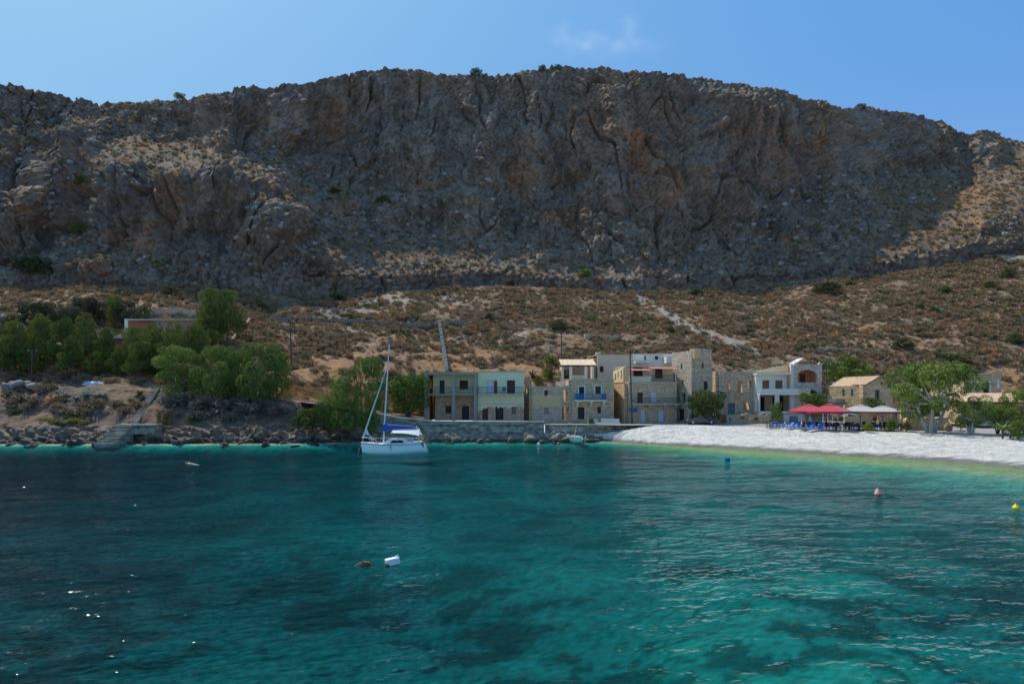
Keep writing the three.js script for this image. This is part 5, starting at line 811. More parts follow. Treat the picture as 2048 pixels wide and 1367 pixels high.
// landing and steps on the left shore
{
  const D = 92.6, o = thing('landing_steps', 'grey concrete landing with wide steps down to the water', 'steps', V(xAt(222, D), 0, -D)), X = (p) => xAt(p, D) - xAt(222, D), Y = (y) => yAt(y, D);
  part('platform', metric(box(X(304), 1.25, 2.2, X(304) / 2, Y(849) - 0.62, -1.6)), quayMat, o);
  for (let i = 0; i < 7; i++) { const h = Y(850) * (6.6 - i) / 7; part('step', metric(box(X(262) - X(224), h + 0.5, 0.5, (X(224) + X(262)) / 2 - i * 0.1, (h - 0.5) / 2, -0.25 + i * 0.5)), quayMat, o); }
}
{
  const o = thing('stone_stairs', 'narrow stone stairs climbing the bluff from the landing', 'stairs', V(0, 0, 0)); const N = 22;
  for (let i = 0; i < N; i++) { const f = i / (N - 1), px = lerp(268, 313, f), py = lerp(848, 778, f), p = onBluff(px, py); part('step', metric(box(0.95, 0.5, 0.5, p.x, p.y + 0.02, p.z - 0.05)), MS.stoneGrey, o); }
}
// dry-stone walls on the slope
const dryStone = withTex([0.42, 0.35, 0.28], rubble);
const dryWall = (name, label, pts, h, th, mat, cat = 'wall') => { const P = pts.map(([x, y]) => onSlope(x, y).p), o = thing(name, label, cat, P[0].clone()); for (let i = 0; i + 1 < P.length; i++) { const a = P[i], b = P[i + 1], L = Math.hypot(b.x - a.x, b.z - a.z), hh = h * (0.8 + 0.4 * Math.abs(n2(i * 0.9, pts[0][0]))); const s = new THREE.Shape(); const n = Math.max(2, Math.round(L / 0.7)); s.moveTo(0, -0.9); s.lineTo(L, b.y - a.y - 0.9); for (let k = n; k >= 0; k--) s.lineTo(L * k / n, (b.y - a.y) * k / n + hh + 0.22 * n2(k * 1.7 + i * 9, 3)); const m = part('wall_section', metric(new THREE.ExtrudeGeometry(s, { depth: th, bevelEnabled: false })), mat, o); m.position.copy(a).sub(o.position); m.rotation.y = -Math.atan2(b.z - a.z, b.x - a.x); } return o; };
dryWall('terrace_wall', 'grey dry-stone terrace wall right of the tall pines', [[540, 640], [560, 641], [590, 642], [625, 643], [655, 645], [690, 646], [730, 646]], 0.85, 0.6, dryStone);
dryWall('terrace_wall', 'grey dry-stone terrace wall ending at the stepped wall', [[738, 648], [770, 652], [800, 654], [840, 654], [872, 651]], 0.95, 0.6, dryStone);
dryWall('terrace_wall', 'grey dry-stone terrace wall right of the stepped wall', [[888, 650], [920, 648], [960, 645]], 1.1, 0.6, dryStone);
dryWall('terrace_wall', 'low dry-stone wall near the rounded bush in mid-slope', [[1010, 652], [1050, 655], [1090, 657]], 0.8, 0.6, dryStone);
dryWall('terrace_wall', 'short dry-stone wall below the pale track', [[1168, 676], [1200, 678], [1238, 680]], 0.8, 0.6, MS.stone);
dryWall('terrace_wall', 'dry-stone wall on the terrace behind the pink house', [[298, 632], [330, 630], [365, 631], [392, 634]], 1.4, 0.6, MS.stone);
dryWall('terrace_wall', 'small dry-stone wall beside the scree below the cliff', [[920, 628], [950, 627], [975, 629]], 0.9, 0.6, dryStone);
dryWall('terrace_wall', 'long faint dry-stone wall high on the right slope', [[1560, 700], [1620, 700], [1690, 702], [1760, 704]], 0.6, 0.6, MS.stone);
dryWall('garden_wall', 'pale sloping garden wall beside the tall pines', [[458, 690], [470, 676], [484, 660], [498, 644]], 0.8, 0.4, dryStone);
// the straight stepped wall running up the slope behind the unfinished house
{
  const o = thing('stepped_wall', 'straight stepped concrete block wall climbing the slope behind the unfinished house', 'wall', onSlope(893, 740).p), N = 13;
  for (let i = 0; i < N; i++) { const f = i / (N - 1), a = onSlope(lerp(893, 879, f), lerp(741, 648, f)).p, m = part('block', metric(box(0.65, 1.1, 1.5, 0, 0, 0)), capMat, o); m.position.copy(a).sub(o.position); m.position.y += 0.3; m.rotation.y = 0.08; }
}
// white ledges before the blue balcony house
[[1174, 1196, 838, 846, 'short whitewashed bench under the small window of the blue balcony house'], [1202, 1238, 837, 843, 'upper whitewashed step beside the blue balcony house'], [1188, 1240, 843.5, 849, 'long lower whitewashed step on the street']].forEach(([a, b, y0, y1, l], i) => { const D = 101.6 - i * 0.45, w = xAt(b, D) - xAt(a, D), h = yAt(y0, D) - yAt(y1, D); solo('whitewashed_step', metric(rbox(w, h + 0.3, 0.7, 0.04, w / 2, (h - 0.3) / 2, 0)), MS.limewash, l, 'step', at(a, y1, D)); });
solo('street_planter_bush', SHAPES.bush[0].leaves, LEAF.bush[0], 'small dark plant at the whitewashed steps', 'plant', at(1182, 848, 100.2)).scale.set(0.9, 0.8, 0.9);

// ---------------------------------------------------------------- poles, wires and signs
const poleMat = std({ c: [0.12, 0.085, 0.06], map: woodTex }), poleTops = {};
function pole(key, px, top, base, D, lean, label) { const a = at(px, base, D), b = at(px + lean, top, D), o = thing('utility_pole', label, 'utility pole', a); part('post', barGeo(V(0, -0.6, 0), b.clone().sub(a), 0.13, 0.09, 8), poleMat, o); const t = b.clone().sub(a); part('crossarm', box(1.3, 0.09, 0.09, t.x, t.y - 0.35, t.z), poleMat, o); for (const k of [-0.55, 0, 0.55]) part('insulator', new THREE.CylinderGeometry(0.05, 0.06, 0.16, 8).translate(t.x + k, t.y - 0.23, t.z), MW.white, o); poleTops[key] = b.clone().add(V(0, -0.2, 0)); return o; }
pole('a', 43, 650, 758, 110, -1, 'thin wooden pole at the left end of the pine grove');
pole('b', 62, 697, 768, 107, 2, 'shorter wooden pole on the bluff in front of the pines');
{ const s = onSlope(583, 742); pole('c', 583, 640, 742, s.D, -3, 'wooden pole alone on the slope right of the tall pines'); }
{ const s = onSlope(1123, 752); pole('d', 1123, 662, 764, s.D - 8, 0, 'tall thin pole left of the tiled porch'); }
pole('e', 1264.5, 699, 846, 101.3, -4.5, 'leaning wooden pole in front of the awning house');
pole('f', 1653, 724, 850, 99.5, 0.5, 'wooden pole between the arched house and the tiled house');
const wireMat = std({ c: [0.05, 0.05, 0.05] });
const wire = (a, b, sag, label) => { const m = a.clone().lerp(b, 0.5); m.y -= sag; solo('wire', tubeGeo([a, a.clone().lerp(m, 0.5).add(V(0, -sag * 0.25, 0)), m, m.clone().lerp(b, 0.5).add(V(0, -sag * 0.25, 0)), b], 0.012, 4, 14), wireMat, label, 'wire'); };
wire(poleTops.a, poleTops.c, 1.6, 'wire from the grove pole to the pole on the slope'); wire(poleTops.c, poleTops.d, 2, 'wire from the slope pole to the tall thin pole'); wire(poleTops.d, poleTops.e, 1, 'wire from the tall thin pole to the leaning pole'); wire(poleTops.e, poleTops.f, 1.4, 'wire from the leaning pole past the tower'); wire(at(1424, 742, 103), at(1640, 731, 102.6), 0.6, 'wire sagging from the tower to the arched house'); wire(at(0, 695, 110), poleTops.b, 0.5, 'wire from the photo edge to the bluff pole');
{ const o = thing('street_lamp', 'grey curved lamp on the pole beside the tiled house', 'lamp', at(1654, 775, 99.3)); part('arm', tubeGeo([V(0, 0, 0), V(0.1, 0.5, 0), V(0.5, 0.75, 0), V(0.8, 0.72, 0)], 0.03), MW.grey, o); part('lamp_head', rbox(0.5, 0.12, 0.2, 0.04, 0.98, 0.7, 0), MW.white, o); }
{ const p = at(782, 816, 99.6), o = thing('yellow_sign', 'small yellow sign plate beside the road behind the sailboat', 'sign', p); part('plate', box(0.42, 0.42, 0.04, 0, 0, 0), std({ c: [0.75, 0.6, 0.03], roughness: 0.5 }), o); part('symbol', joined([box(0.08, 0.2, 0.02, 0, 0, 0.03), box(0.18, 0.07, 0.02, 0, 0.06, 0.03)]), std({ c: [0.08, 0.07, 0.05] }), o); part('post', box(0.05, 2.2, 0.05, 0, -1.25, -0.05), MW.grey, o); }

// ---------------------------------------------------------------- the sailboat
{
  const D = 77.6, o = thing('sailboat', 'white sailing yacht with tall mast and blue sail cover at anchor', 'sailboat', V(xAt(787, D), 0, -D), -0.05);
  const hullMat = new THREE.MeshPhysicalMaterial({ color: rgb(0.80, 0.82, 0.84), roughness: 0.3, clearcoat: 0.5, clearcoatRoughness: 0.2 }), deckMat = std({ c: [0.74, 0.74, 0.73], roughness: 0.6 }), sparMat = std({ c: [0.62, 0.65, 0.68], roughness: 0.35, metalness: 0.3 });
  const NS = 26, NP = 11, pos = [], idx = [], deck = [];
  for (let i = 0; i < NS; i++) { const t = i / (NS - 1), half = 1.18 * Math.pow(Math.sin(Math.PI * (0.03 + 0.62 * Math.pow(t, 0.85))), 0.8), sheer = 1.02 - 0.16 * Math.sin(Math.PI * t) - 0.02 * t, keel = -0.42 * Math.sin(Math.PI * clamp(t * 0.92 + 0.06, 0, 1)) - 0.02;
    for (let j = 0; j < NP; j++) { const a = j / (NP - 1) * Math.PI - Math.PI / 2, s = Math.sin(a), c = Math.cos(a), y = lerp(sheer, keel, Math.pow(c, 0.55)), zz = half * Math.sign(s) * Math.pow(Math.abs(s), 0.55), x = -3.3 + 6.3 * t + (1 - (y - keel) / (sheer - keel)) * 0.62 * sstep(0.75, 1, t) - (y / 1) * 0.12 * (1 - sstep(0, 0.25, t)); pos.push(x, y, zz); }
    deck.push([-3.3 + 6.3 * t - sheer * 0.12 * (1 - sstep(0, 0.25, t)), sheer, half]); }
  for (let i = 0; i + 1 < NS; i++) for (let j = 0; j + 1 < NP; j++) { const a = i * NP + j, b = a + NP; idx.push(a, b, a + 1, a + 1, b, b + 1); }
  const tc = pos.length / 3; pos.push(pos[(NS - 1) * NP * 3] + 0.2, 0.4, 0); for (let j = 0; j + 1 < NP; j++) idx.push((NS - 1) * NP + j, tc, (NS - 1) * NP + j + 1);
  const hg = new THREE.BufferGeometry(); hg.setAttribute('position', new THREE.Float32BufferAttribute(pos, 3)); hg.setIndex(idx); hg.computeVertexNormals(); hullMat.side = THREE.DoubleSide; part('hull', hg, hullMat, o);
  const dp = [], di = []; deck.forEach(([x, y, h], i) => { dp.push(x, y - 0.03, -h * 0.985, x, y + 0.02, 0, x, y - 0.03, h * 0.985); if (i) { const a = i * 3, b = a - 3; di.push(b, a, b + 1, b + 1, a, a + 1, b + 1, a + 1, b + 2, b + 2, a + 1, a + 2); } }); const dg = new THREE.BufferGeometry(); dg.setAttribute('position', new THREE.Float32BufferAttribute(dp, 3)); dg.setIndex(di); dg.computeVertexNormals(); deckMat.side = THREE.DoubleSide; part('deck', dg, deckMat, o);
  part('rubbing_strake', joined([1, -1].map((s) => tubeGeo(deck.map(([x, y, h]) => V(x, y - 0.1, s * h * 1.01)), 0.025, 5))), std({ c: [0.10, 0.11, 0.13] }), o);
  const cab = new THREE.Shape([[-1.0, 0], [-0.5, 0.42], [0.6, 0.47], [1.25, 0.4], [1.55, 0.02], [1.55, 0]].map(([a, b]) => new THREE.Vector2(a, b))); part('cabin', new THREE.ExtrudeGeometry(cab, { depth: 1.3, bevelEnabled: true, bevelSize: 0.06, bevelThickness: 0.1, bevelSegments: 3 }).translate(0.1, 0.88, -0.65), deckMat, o);
  const win = new THREE.Shape([[-0.35, 0.08], [-0.02, 0.36], [0.95, 0.37], [1.2, 0.1]].map(([a, b]) => new THREE.Vector2(a, b))); for (const s of [1, -1]) part('window', new THREE.ExtrudeGeometry(win, { depth: 0.02, bevelEnabled: false }).translate(0.1, 0.88, s * 0.757 - 0.01), glassMat, o);
  part('coaming', joined([1, -1].map((s) => rbox(1.7, 0.26, 0.18, 0.05, 2.1, 0.98, s * 0.8))), deckMat, o);
  const mx = -1.08, mb = V(mx, 0.9, 0), mt = V(mx + 0.62, 11.25, 0); part('mast', barGeo(mb, mt, 0.085, 0.06, 10), sparMat, o);
  part('spreader', joined([barGeo(mb.clone().lerp(mt, 0.55).add(V(0, 0, -0.7)), mb.clone().lerp(mt, 0.55).add(V(0, 0, 0.7)), 0.025)]), sparMat, o);
  const bow = V(-3.28, 1.35, 0), fs = mb.clone().lerp(mt, 0.8); part('furled_jib', joined([barGeo(bow, bow.clone().lerp(fs, 0.42), 0.08, 0.07, 8), barGeo(bow.clone().lerp(fs, 0.42), fs, 0.07, 0.03, 8)]), std({ c: [0.56, 0.57, 0.56], roughness: 0.8 }), o);
  const jc = new THREE.Shape([[0, 0], [0.42, 0], [0.1, 0.75]].map(([a, b]) => new THREE.Vector2(a, b))); part('jib_clew', new THREE.ExtrudeGeometry(jc, { depth: 0.03, bevelEnabled: false }).translate(-2.98, 1.75, -0.015), std({ c: [0.68, 0.67, 0.62] }), o);
  part('sheet', joined([barGeo(V(-2.62, 1.78, 0.02), V(-1.95, 1.0, 0.6), 0.025), barGeo(V(-2.62, 1.78, 0.02), V(-1.9, 1.0, -0.6), 0.025)]), MW.white, o);
  part('stay', joined([barGeo(V(3.1, 1.0, 0), mt, 0.012, 0.012, 4), barGeo(V(mx, 0.95, 1.1), mt, 0.012, 0.012, 4), barGeo(V(mx, 0.95, -1.1), mt, 0.012, 0.012, 4)]), ironMat, o);
  const cover = []; const ci = []; const CN = 14, CM = 12; for (let i = 0; i <= CN; i++) { const t = i / CN, cx = lerp(mx - 0.08, 2.36, t), top = lerp(2.98, 2.62, t) + 0.02 * Math.sin(t * 20), bot = t < 0.08 ? lerp(2.2, 1.98, t / 0.08) : t < 0.3 ? lerp(1.98, 2.3, (t - 0.08) / 0.22) : lerp(2.3, 2.5, (t - 0.3) / 0.7), w = lerp(0.3, 0.08, t); for (let j = 0; j <= CM; j++) { const a = j / CM * TAU; cover.push(cx, (top + bot) / 2 + Math.cos(a) * (top - bot) / 2, Math.sin(a) * w * (1 + 0.12 * Math.sin(j * 3 + i))); if (i && j) { const k = i * (CM + 1) + j, b = k - CM - 1; ci.push(b - 1, k, b, b - 1, k - 1, k); } } }
  const cg = new THREE.BufferGeometry(); cg.setAttribute('position', new THREE.Float32BufferAttribute(cover, 3)); cg.setIndex(ci); cg.computeVertexNormals(); part('sail_cover', cg, new THREE.MeshStandardMaterial({ color: rgb(0.02, 0.085, 0.36), roughness: 0.8, side: THREE.DoubleSide }), o);
  part('boom', barGeo(V(mx, 2.32, 0), V(2.55, 2.6, 0), 0.06, 0.05, 8), sparMat, o);
  const ap = [], ai = []; for (let i = 0; i <= 10; i++) { const t = i / 10, ax = lerp(0.0, 2.72, t); for (let j = 0; j <= 8; j++) { const s = j / 4 - 1, scallop = 0.13 * Math.sin(t * Math.PI) * Math.abs(s); ap.push(ax + 0.28 * Math.abs(s) * (t - 0.4), lerp(2.4, 2.42, t) - Math.abs(s) * lerp(0.42, 0.72, t) + scallop, s * 0.95); if (i && j) { const k = i * 9 + j, b = k - 9; ai.push(b - 1, k, b, b - 1, k - 1, k); } } }
  const ag = new THREE.BufferGeometry(); ag.setAttribute('position', new THREE.Float32BufferAttribute(ap, 3)); ag.setIndex(ai); ag.computeVertexNormals(); part('awning', ag, new THREE.MeshPhysicalMaterial({ color: rgb(0.78, 0.78, 0.76), roughness: 0.9, transmission: 0.25, thickness: 0, side: THREE.DoubleSide }), o);
  part('pulpit', joined([tubeGeo([V(-2.4, 0.98, 0.45), V(-2.5, 1.4, 0.42), V(-3.3, 1.5, 0.08), V(-3.3, 1.5, -0.08), V(-2.5, 1.4, -0.42), V(-2.4, 0.98, -0.45)], 0.018, 5, 24), barGeo(V(-3.2, 0.95, 0), V(-3.3, 1.5, 0), 0.018)]), sparMat, o);
  part('guard_rail', joined([1, -1].flatMap((s) => [-1.6, -0.5, 0.6, 1.7, 2.8].map((x) => barGeo(V(x, 0.9, s * 1.02), V(x, 1.42, s * 1.04), 0.013, 0.013, 4)).concat([barGeo(V(-2.5, 1.4, s * 0.6), V(-1.6, 1.42, s * 1.02), 0.009, 0.009, 4), barGeo(V(-1.6, 1.42, s * 1.04), V(2.8, 1.42, s * 1.04), 0.009, 0.009, 4)]))), sparMat, o);
  part('pushpit', tubeGeo([V(2.7, 0.95, 0.9), V(2.85, 1.5, 0.88), V(3.1, 1.5, 0), V(2.85, 1.5, -0.88), V(2.7, 0.95, -0.9)], 0.018, 5, 20), sparMat, o);
  part('lifebuoy', new THREE.TorusGeometry(0.2, 0.075, 8, 20, Math.PI * 1.5).rotateZ(-0.8).translate(3.05, 1.38, 0.55), std({ c: [0.75, 0.52, 0.03], roughness: 0.6 }), o);
  part('outboard_motor', joined([rbox(0.28, 0.4, 0.28, 0.06, 2.05, 1.3, 0.5), rbox(0.3, 0.35, 0.3, 0.08, 1.72, 1.28, 0.3)]), std({ c: [0.45, 0.47, 0.5] }), o); part('yellow_bag', rbox(0.2, 0.28, 0.2, 0.06, 1.36, 1.42, 0.5), std({ c: [0.7, 0.6, 0.1] }), o);
  part('deck_hatch', rbox(0.5, 0.12, 0.5, 0.04, -1.75, 1.0, 0), std({ c: [0.15, 0.16, 0.18] }), o); part('boot_top', joined([barGeo(V(-0.05, 0.85, 1.2), V(-0.05, 0.25, 1.19), 0.03)]), ironMat, o);
  part('anchor_rode', barGeo(V(-3.4, 0.95, 0), V(-3.75, -0.3, 0.3), 0.015, 0.015, 4), MW.white, o);
}
// small moored rowing boat
{
  const D = 97, o = thing('rowing_boat', 'small pale turquoise rowing boat moored at the quay', 'boat', V(xAt(1151, D), 0, -D), -0.95), NS = 14, NP = 9, pos = [], idx = [];
  for (let i = 0; i < NS; i++) { const t = i / (NS - 1), half = 0.62 * Math.pow(Math.sin(Math.PI * (0.04 + 0.66 * t)), 0.7), sh = 0.62 + 0.16 * (1 - t) ** 2; for (let j = 0; j < NP; j++) { const a = j / (NP - 1) * Math.PI - Math.PI / 2; pos.push(-1.5 + 3 * t, lerp(sh, -0.12, Math.pow(Math.cos(a), 0.6)), half * Math.sin(a)); } }
  for (let i = 0; i + 1 < NS; i++) for (let j = 0; j + 1 < NP; j++) { const a = i * NP + j, b = a + NP; idx.push(a, b, a + 1, a + 1, b, b + 1); } const tc = pos.length / 3; pos.push(1.5, 0.3, 0); for (let j = 0; j + 1 < NP; j++) idx.push((NS - 1) * NP + j, tc, (NS - 1) * NP + j + 1);
  const g = new THREE.BufferGeometry(); g.setAttribute('position', new THREE.Float32BufferAttribute(pos, 3)); g.setIndex(idx); g.computeVertexNormals(); part('hull', g, new THREE.MeshStandardMaterial({ color: rgb(0.42, 0.62, 0.55), roughness: 0.5, side: THREE.DoubleSide }), o);
  const rail = []; for (let i = 0; i < NS; i++) { rail.push(V(pos[i * NP * 3], pos[i * NP * 3 + 1], pos[i * NP * 3 + 2])); } part('gunwale', joined([1, -1].map((s) => tubeGeo(rail.map((v) => V(v.x, v.y, s * Math.abs(v.z))), 0.045, 5))), MW.white, o);
  for (const x of [-0.5, 0.5]) part('thwart', box(0.25, 0.04, 1.0, x, 0.42, 0), MW.white, o); part('outboard_motor', joined([rbox(0.3, 0.4, 0.26, 0.06, 1.62, 0.72, 0), box(0.12, 0.8, 0.1, 1.66, 0.2, 0)]), std({ c: [0.05, 0.045, 0.045], roughness: 0.5 }), o);
}
[[at(1142, 875, 97.4), at(1120, 850.5, 99.0), 'first mooring rope of the rowing boat, to the left'], [at(1148, 874, 97.4), at(1153, 850.5, 99.0), 'second mooring rope of the rowing boat, nearly upright']].forEach(([a, b, l]) => { const m = a.clone().lerp(b, 0.5); m.y -= 0.15; solo('mooring_rope', tubeGeo([a, m, b], 0.025, 5, 10), std({ c: [0.6, 0.57, 0.48] }), l, 'rope'); });
// floats and buoys
const onSea = (px, py) => { const D = EYE * FOC / (py - HOR); return V(xAt(px, D), 0, -D); };
{ const o = thing('canister_float', 'white plastic canister float with rusty end in the open water', 'float', onSea(785, 1127), 0.55); part('canister', rbox(0.46, 0.24, 0.25, 0.05, 0, 0.08, 0), std({ c: [0.78, 0.79, 0.78], roughness: 0.45 }), o).rotation.z = 0.1; part('weed_growth', joined([rbox(0.12, 0.14, 0.22, 0.04, -0.2, -0.02, 0.02), rbox(0.4, 0.06, 0.24, 0.03, 0, -0.05, 0)]), std({ c: [0.12, 0.075, 0.03], map: mottle }), o); part('handle', tubeGeo([V(0.1, 0.2, 0), V(0.13, 0.25, 0), V(0.2, 0.25, 0), V(0.23, 0.22, 0)], 0.02), std({ c: [0.75, 0.75, 0.74] }), o); }
{ const g = new THREE.IcosahedronGeometry(0.13, 3), p = g.attributes.position; for (let i = 0; i < p.count; i++) { const v = V().fromBufferAttribute(p, i), k = 1 + 0.6 * n3(v.x * 14, v.y * 14, v.z * 14); p.setXYZ(i, v.x * k * 1.5, v.y * k * 0.7, v.z * k); } g.computeVertexNormals(); const o = thing('weedy_float', 'small brown weed-covered float left of the white canister', 'float', onSea(733, 1128)); part('float', g, std({ c: [0.16, 0.10, 0.04], map: mottle }), o); part('trailing_rope', tubeGeo([V(-0.1, 0.02, 0), V(-0.25, 0.02, 0.05), V(-0.36, -0.05, 0.1)], 0.025), std({ c: [0.25, 0.2, 0.08] }), o); }
const buoy = (name, label, px, py, r, c, tall, band) => { const o = thing(name, label, 'buoy', onSea(px, py)); const pr = [[0.001, -r * 0.6], [r * 0.75, -r * 0.45], [r, 0.05], [r * 0.92, r * 0.5], [r * 0.55, r * tall * 0.75], [r * 0.2, r * tall], [r * 0.14, r * (tall + 0.35)], [0.001, r * (tall + 0.4)]]; part('body', new THREE.LatheGeometry(pr.map(([x, y]) => new THREE.Vector2(x, y)), 22), std({ c, roughness: 0.4 }), o); part('ring', new THREE.TorusGeometry(r * 0.16, r * 0.05, 6, 14).translate(0, r * (tall + 0.45), 0), std({ c: c.map((v) => v * 0.8) }), o); if (band) part('cone', new THREE.LatheGeometry([[r * 0.93, r * 0.52], [r * 0.58, r * tall * 0.76], [r * 0.22, r * tall], [r * 0.15, r * (tall + 0.2)]].map(([x, y]) => new THREE.Vector2(x + 0.006, y)), 22), std({ c: band, roughness: 0.45 }), o); o.rotation.z = 0.08; };
buoy('orange_buoy', 'orange cone-topped buoy with paler top off the beach', 1757, 990, 0.2, [0.72, 0.10, 0.03], 1.9, [0.78, 0.42, 0.30]);
buoy('yellow_buoy', 'yellow round buoy at the right edge of the water', 2033, 1017, 0.18, [0.78, 0.55, 0.02], 1.3);
buoy('white_buoy', 'tiny white ball buoy in front of the quay', 1077, 888, 0.17, [0.8, 0.8, 0.8], 1.1); buoy('red_buoy', 'tiny red ball buoy beside the rowing boat', 1117, 887, 0.16, [0.6, 0.05, 0.03], 1.1);
{ const o = thing('blue_crate_float', 'blue box float on the shallow green water near the beach', 'float', onSea(1455, 921), 0.4); part('box', rbox(0.34, 0.28, 0.34, 0.03, 0, 0.07, 0), std({ c: [0.015, 0.06, 0.26], roughness: 0.5 }), o); part('lid', rbox(0.36, 0.05, 0.36, 0.02, 0, 0.22, 0), std({ c: [0.02, 0.08, 0.32], roughness: 0.5 }), o); }

// ---------------------------------------------------------------- parked car
{
  const D = 99.7, o = thing('parked_car', 'dark blue-green saloon car parked beside the fig tree', 'car', V(xAt(1402, D), streetY(D), -D), 0.05), paint = new THREE.MeshPhysicalMaterial({ color: rgb(0.03, 0.05, 0.055), roughness: 0.35, clearcoat: 0.8, clearcoatRoughness: 0.1 });
  const side = new THREE.Shape([[-1.98, 0.28], [-2.0, 0.55], [-1.9, 0.68], [-0.85, 0.8], [-0.2, 1.22], [0.75, 1.25], [1.3, 0.9], [1.9, 0.86], [2.0, 0.7], [1.98, 0.3], [1.55, 0.25], [1.5, 0.42], [1.2, 0.55], [0.9, 0.42], [0.85, 0.24], [-0.95, 0.24], [-1.0, 0.42], [-1.3, 0.55], [-1.6, 0.42], [-1.65, 0.26]].map(([a, b]) => new THREE.Vector2(a, b)));
  part('body', new THREE.ExtrudeGeometry(side, { depth: 1.5, bevelEnabled: true, bevelSize: 0.05, bevelThickness: 0.07, bevelSegments: 3 }).translate(0, 0, -0.75), paint, o);
  const gw = new THREE.Shape([[-0.68, 0.84], [-0.16, 1.16], [0.26, 1.18], [0.26, 0.85]].map(([a, b]) => new THREE.Vector2(a, b))), gw2 = new THREE.Shape([[0.32, 0.85], [0.32, 1.18], [0.72, 1.18], [1.15, 0.88]].map(([a, b]) => new THREE.Vector2(a, b)));
  for (const s of [1, -1]) { part('side_window', new THREE.ExtrudeGeometry(gw, { depth: 0.02, bevelEnabled: false }).translate(0, 0, s * 0.826 - 0.01), glassMat, o); part('side_window', new THREE.ExtrudeGeometry(gw2, { depth: 0.02, bevelEnabled: false }).translate(0, 0, s * 0.826 - 0.01), glassMat, o); for (const x of [-1.3, 1.2]) { const w = subgroup('wheel', o, V(x, 0.29, s * 0.72)); part('tyre', new THREE.TorusGeometry(0.23, 0.075, 8, 20), std({ c: [0.02, 0.02, 0.02] }), w); part('rim', new THREE.CylinderGeometry(0.19, 0.19, 0.1, 16).rotateX(Math.PI / 2), std({ c: [0.5, 0.51, 0.53], roughness: 0.4, metalness: 0.5 }), w); } part('headlight', rbox(0.06, 0.14, 0.3, 0.02, -2.02, 0.58, s * 0.55), std({ c: [0.7, 0.7, 0.68], roughness: 0.2 }), o); part('tail_light', rbox(0.06, 0.14, 0.3, 0.02, 2.03, 0.66, s * 0.55), std({ c: [0.45, 0.02, 0.02], roughness: 0.3 }), o); }
  part('bumper', joined([rbox(0.16, 0.2, 1.6, 0.05, -2.0, 0.38, 0), rbox(0.16, 0.2, 1.6, 0.05, 2.0, 0.4, 0)]), std({ c: [0.03, 0.03, 0.032] }), o);
}

// ---------------------------------------------------------------- tavern: parasols, tables, chairs, loungers
function parasol(name, label, px, D, half, apexPy, rimPy, top, under) {
  const y0 = landY(px, D), o = thing(name, label, 'parasol', V(xAt(px, D), y0, -D), Math.PI / 4 + 0.12), rim = yAt(rimPy, D) - y0, ap = yAt(apexPy, D) - y0, vent = lerp(rim, ap, 0.86);
  const mk = (r0, h0, r1, h1) => { const g = new THREE.CylinderGeometry(r1 * Math.SQRT2, r0 * Math.SQRT2, h1 - h0, 4, 3, true, Math.PI / 4).translate(0, (h0 + h1) / 2, 0); return g; };
  const tm = new THREE.MeshPhysicalMaterial({ color: rgb(...top), roughness: 0.85, transmission: 0.18, thickness: 0, side: THREE.DoubleSide, flatShading: true }), um = new THREE.MeshStandardMaterial({ color: rgb(...under), roughness: 0.9, side: THREE.DoubleSide });
  part('canopy', mk(half, rim, half * 0.2, vent), tm, o); part('vent_cap', mk(half * 0.27, vent + 0.02, 0.02, ap), tm, o); part('valance', mk(half, rim - 0.2, half, rim), um, o);
  part('pole', new THREE.CylinderGeometry(0.045, 0.045, ap - 0.05, 8).translate(0, (ap - 0.05) / 2, 0), MW.grey, o); for (let i = 0; i < 4; i++) { const a = i * Math.PI / 2 + Math.PI / 4, e = V(Math.cos(a) * half * 0.75, lerp(rim, ap, 0.36), Math.sin(a) * half * 0.75); part('strut', tubeGeo([V(0, rim - 0.75, 0), V(e.x * 0.35, rim - 0.3, e.z * 0.35), e], 0.025), MW.grey, o); } part('base', rbox(0.8, 0.12, 0.8, 0.03, 0, 0.06, 0), MS.slab, o);
}
const RED = [0.48, 0.02, 0.055], PALE_C = [0.47, 0.42, 0.41], PLUM = [0.22, 0.03, 0.05];
parasol('red_parasol', 'dark red square parasol nearest the white house', 1617, 88, 1.85, 807.5, 822, RED, [0.28, 0.02, 0.04]);
parasol('red_parasol', 'dark red square parasol in front, above the loungers', 1660, 85.5, 2.05, 807, 822.5, RED, [0.28, 0.02, 0.04]);
parasol('pale_parasol', 'pale grey square parasol with plum edge next to the red ones', 1721, 87, 1.95, 808.5, 822, PALE_C, PLUM);
parasol('pale_parasol', 'pale grey square parasol with plum edge nearest the large tamarisk', 1766, 85, 1.9, 810.5, 822.5, PALE_C, PLUM);
const clothMat = std({ c: [0.05, 0.10, 0.24], roughness: 0.9 }), chairMat = std({ c: [0.022, 0.026, 0.04], roughness: 0.6 });
function table(px, D, label) { const o = thing('tavern_table', label, 'table', V(xAt(px, D), landY(px, D), -D), n2(px, D) * 0.3, 'blue tables under the parasols'); part('tabletop', box(0.86, 0.04, 0.86, 0, 0.74, 0), MW.white, o); part('tablecloth', joined([box(0.92, 0.015, 0.92, 0, 0.768, 0), ...[[0, 1], [0, -1], [1, 0], [-1, 0]].map(([a, b]) => box(a ? 0.012 : 0.92, 0.24, b ? 0.012 : 0.92, a * 0.456, 0.64, b * 0.456))]), clothMat, o); for (const [a, b] of [[-1, -1], [1, -1], [-1, 1], [1, 1]]) part('leg', box(0.05, 0.72, 0.05, a * 0.38, 0.36, b * 0.38), chairMat, o); return o; }
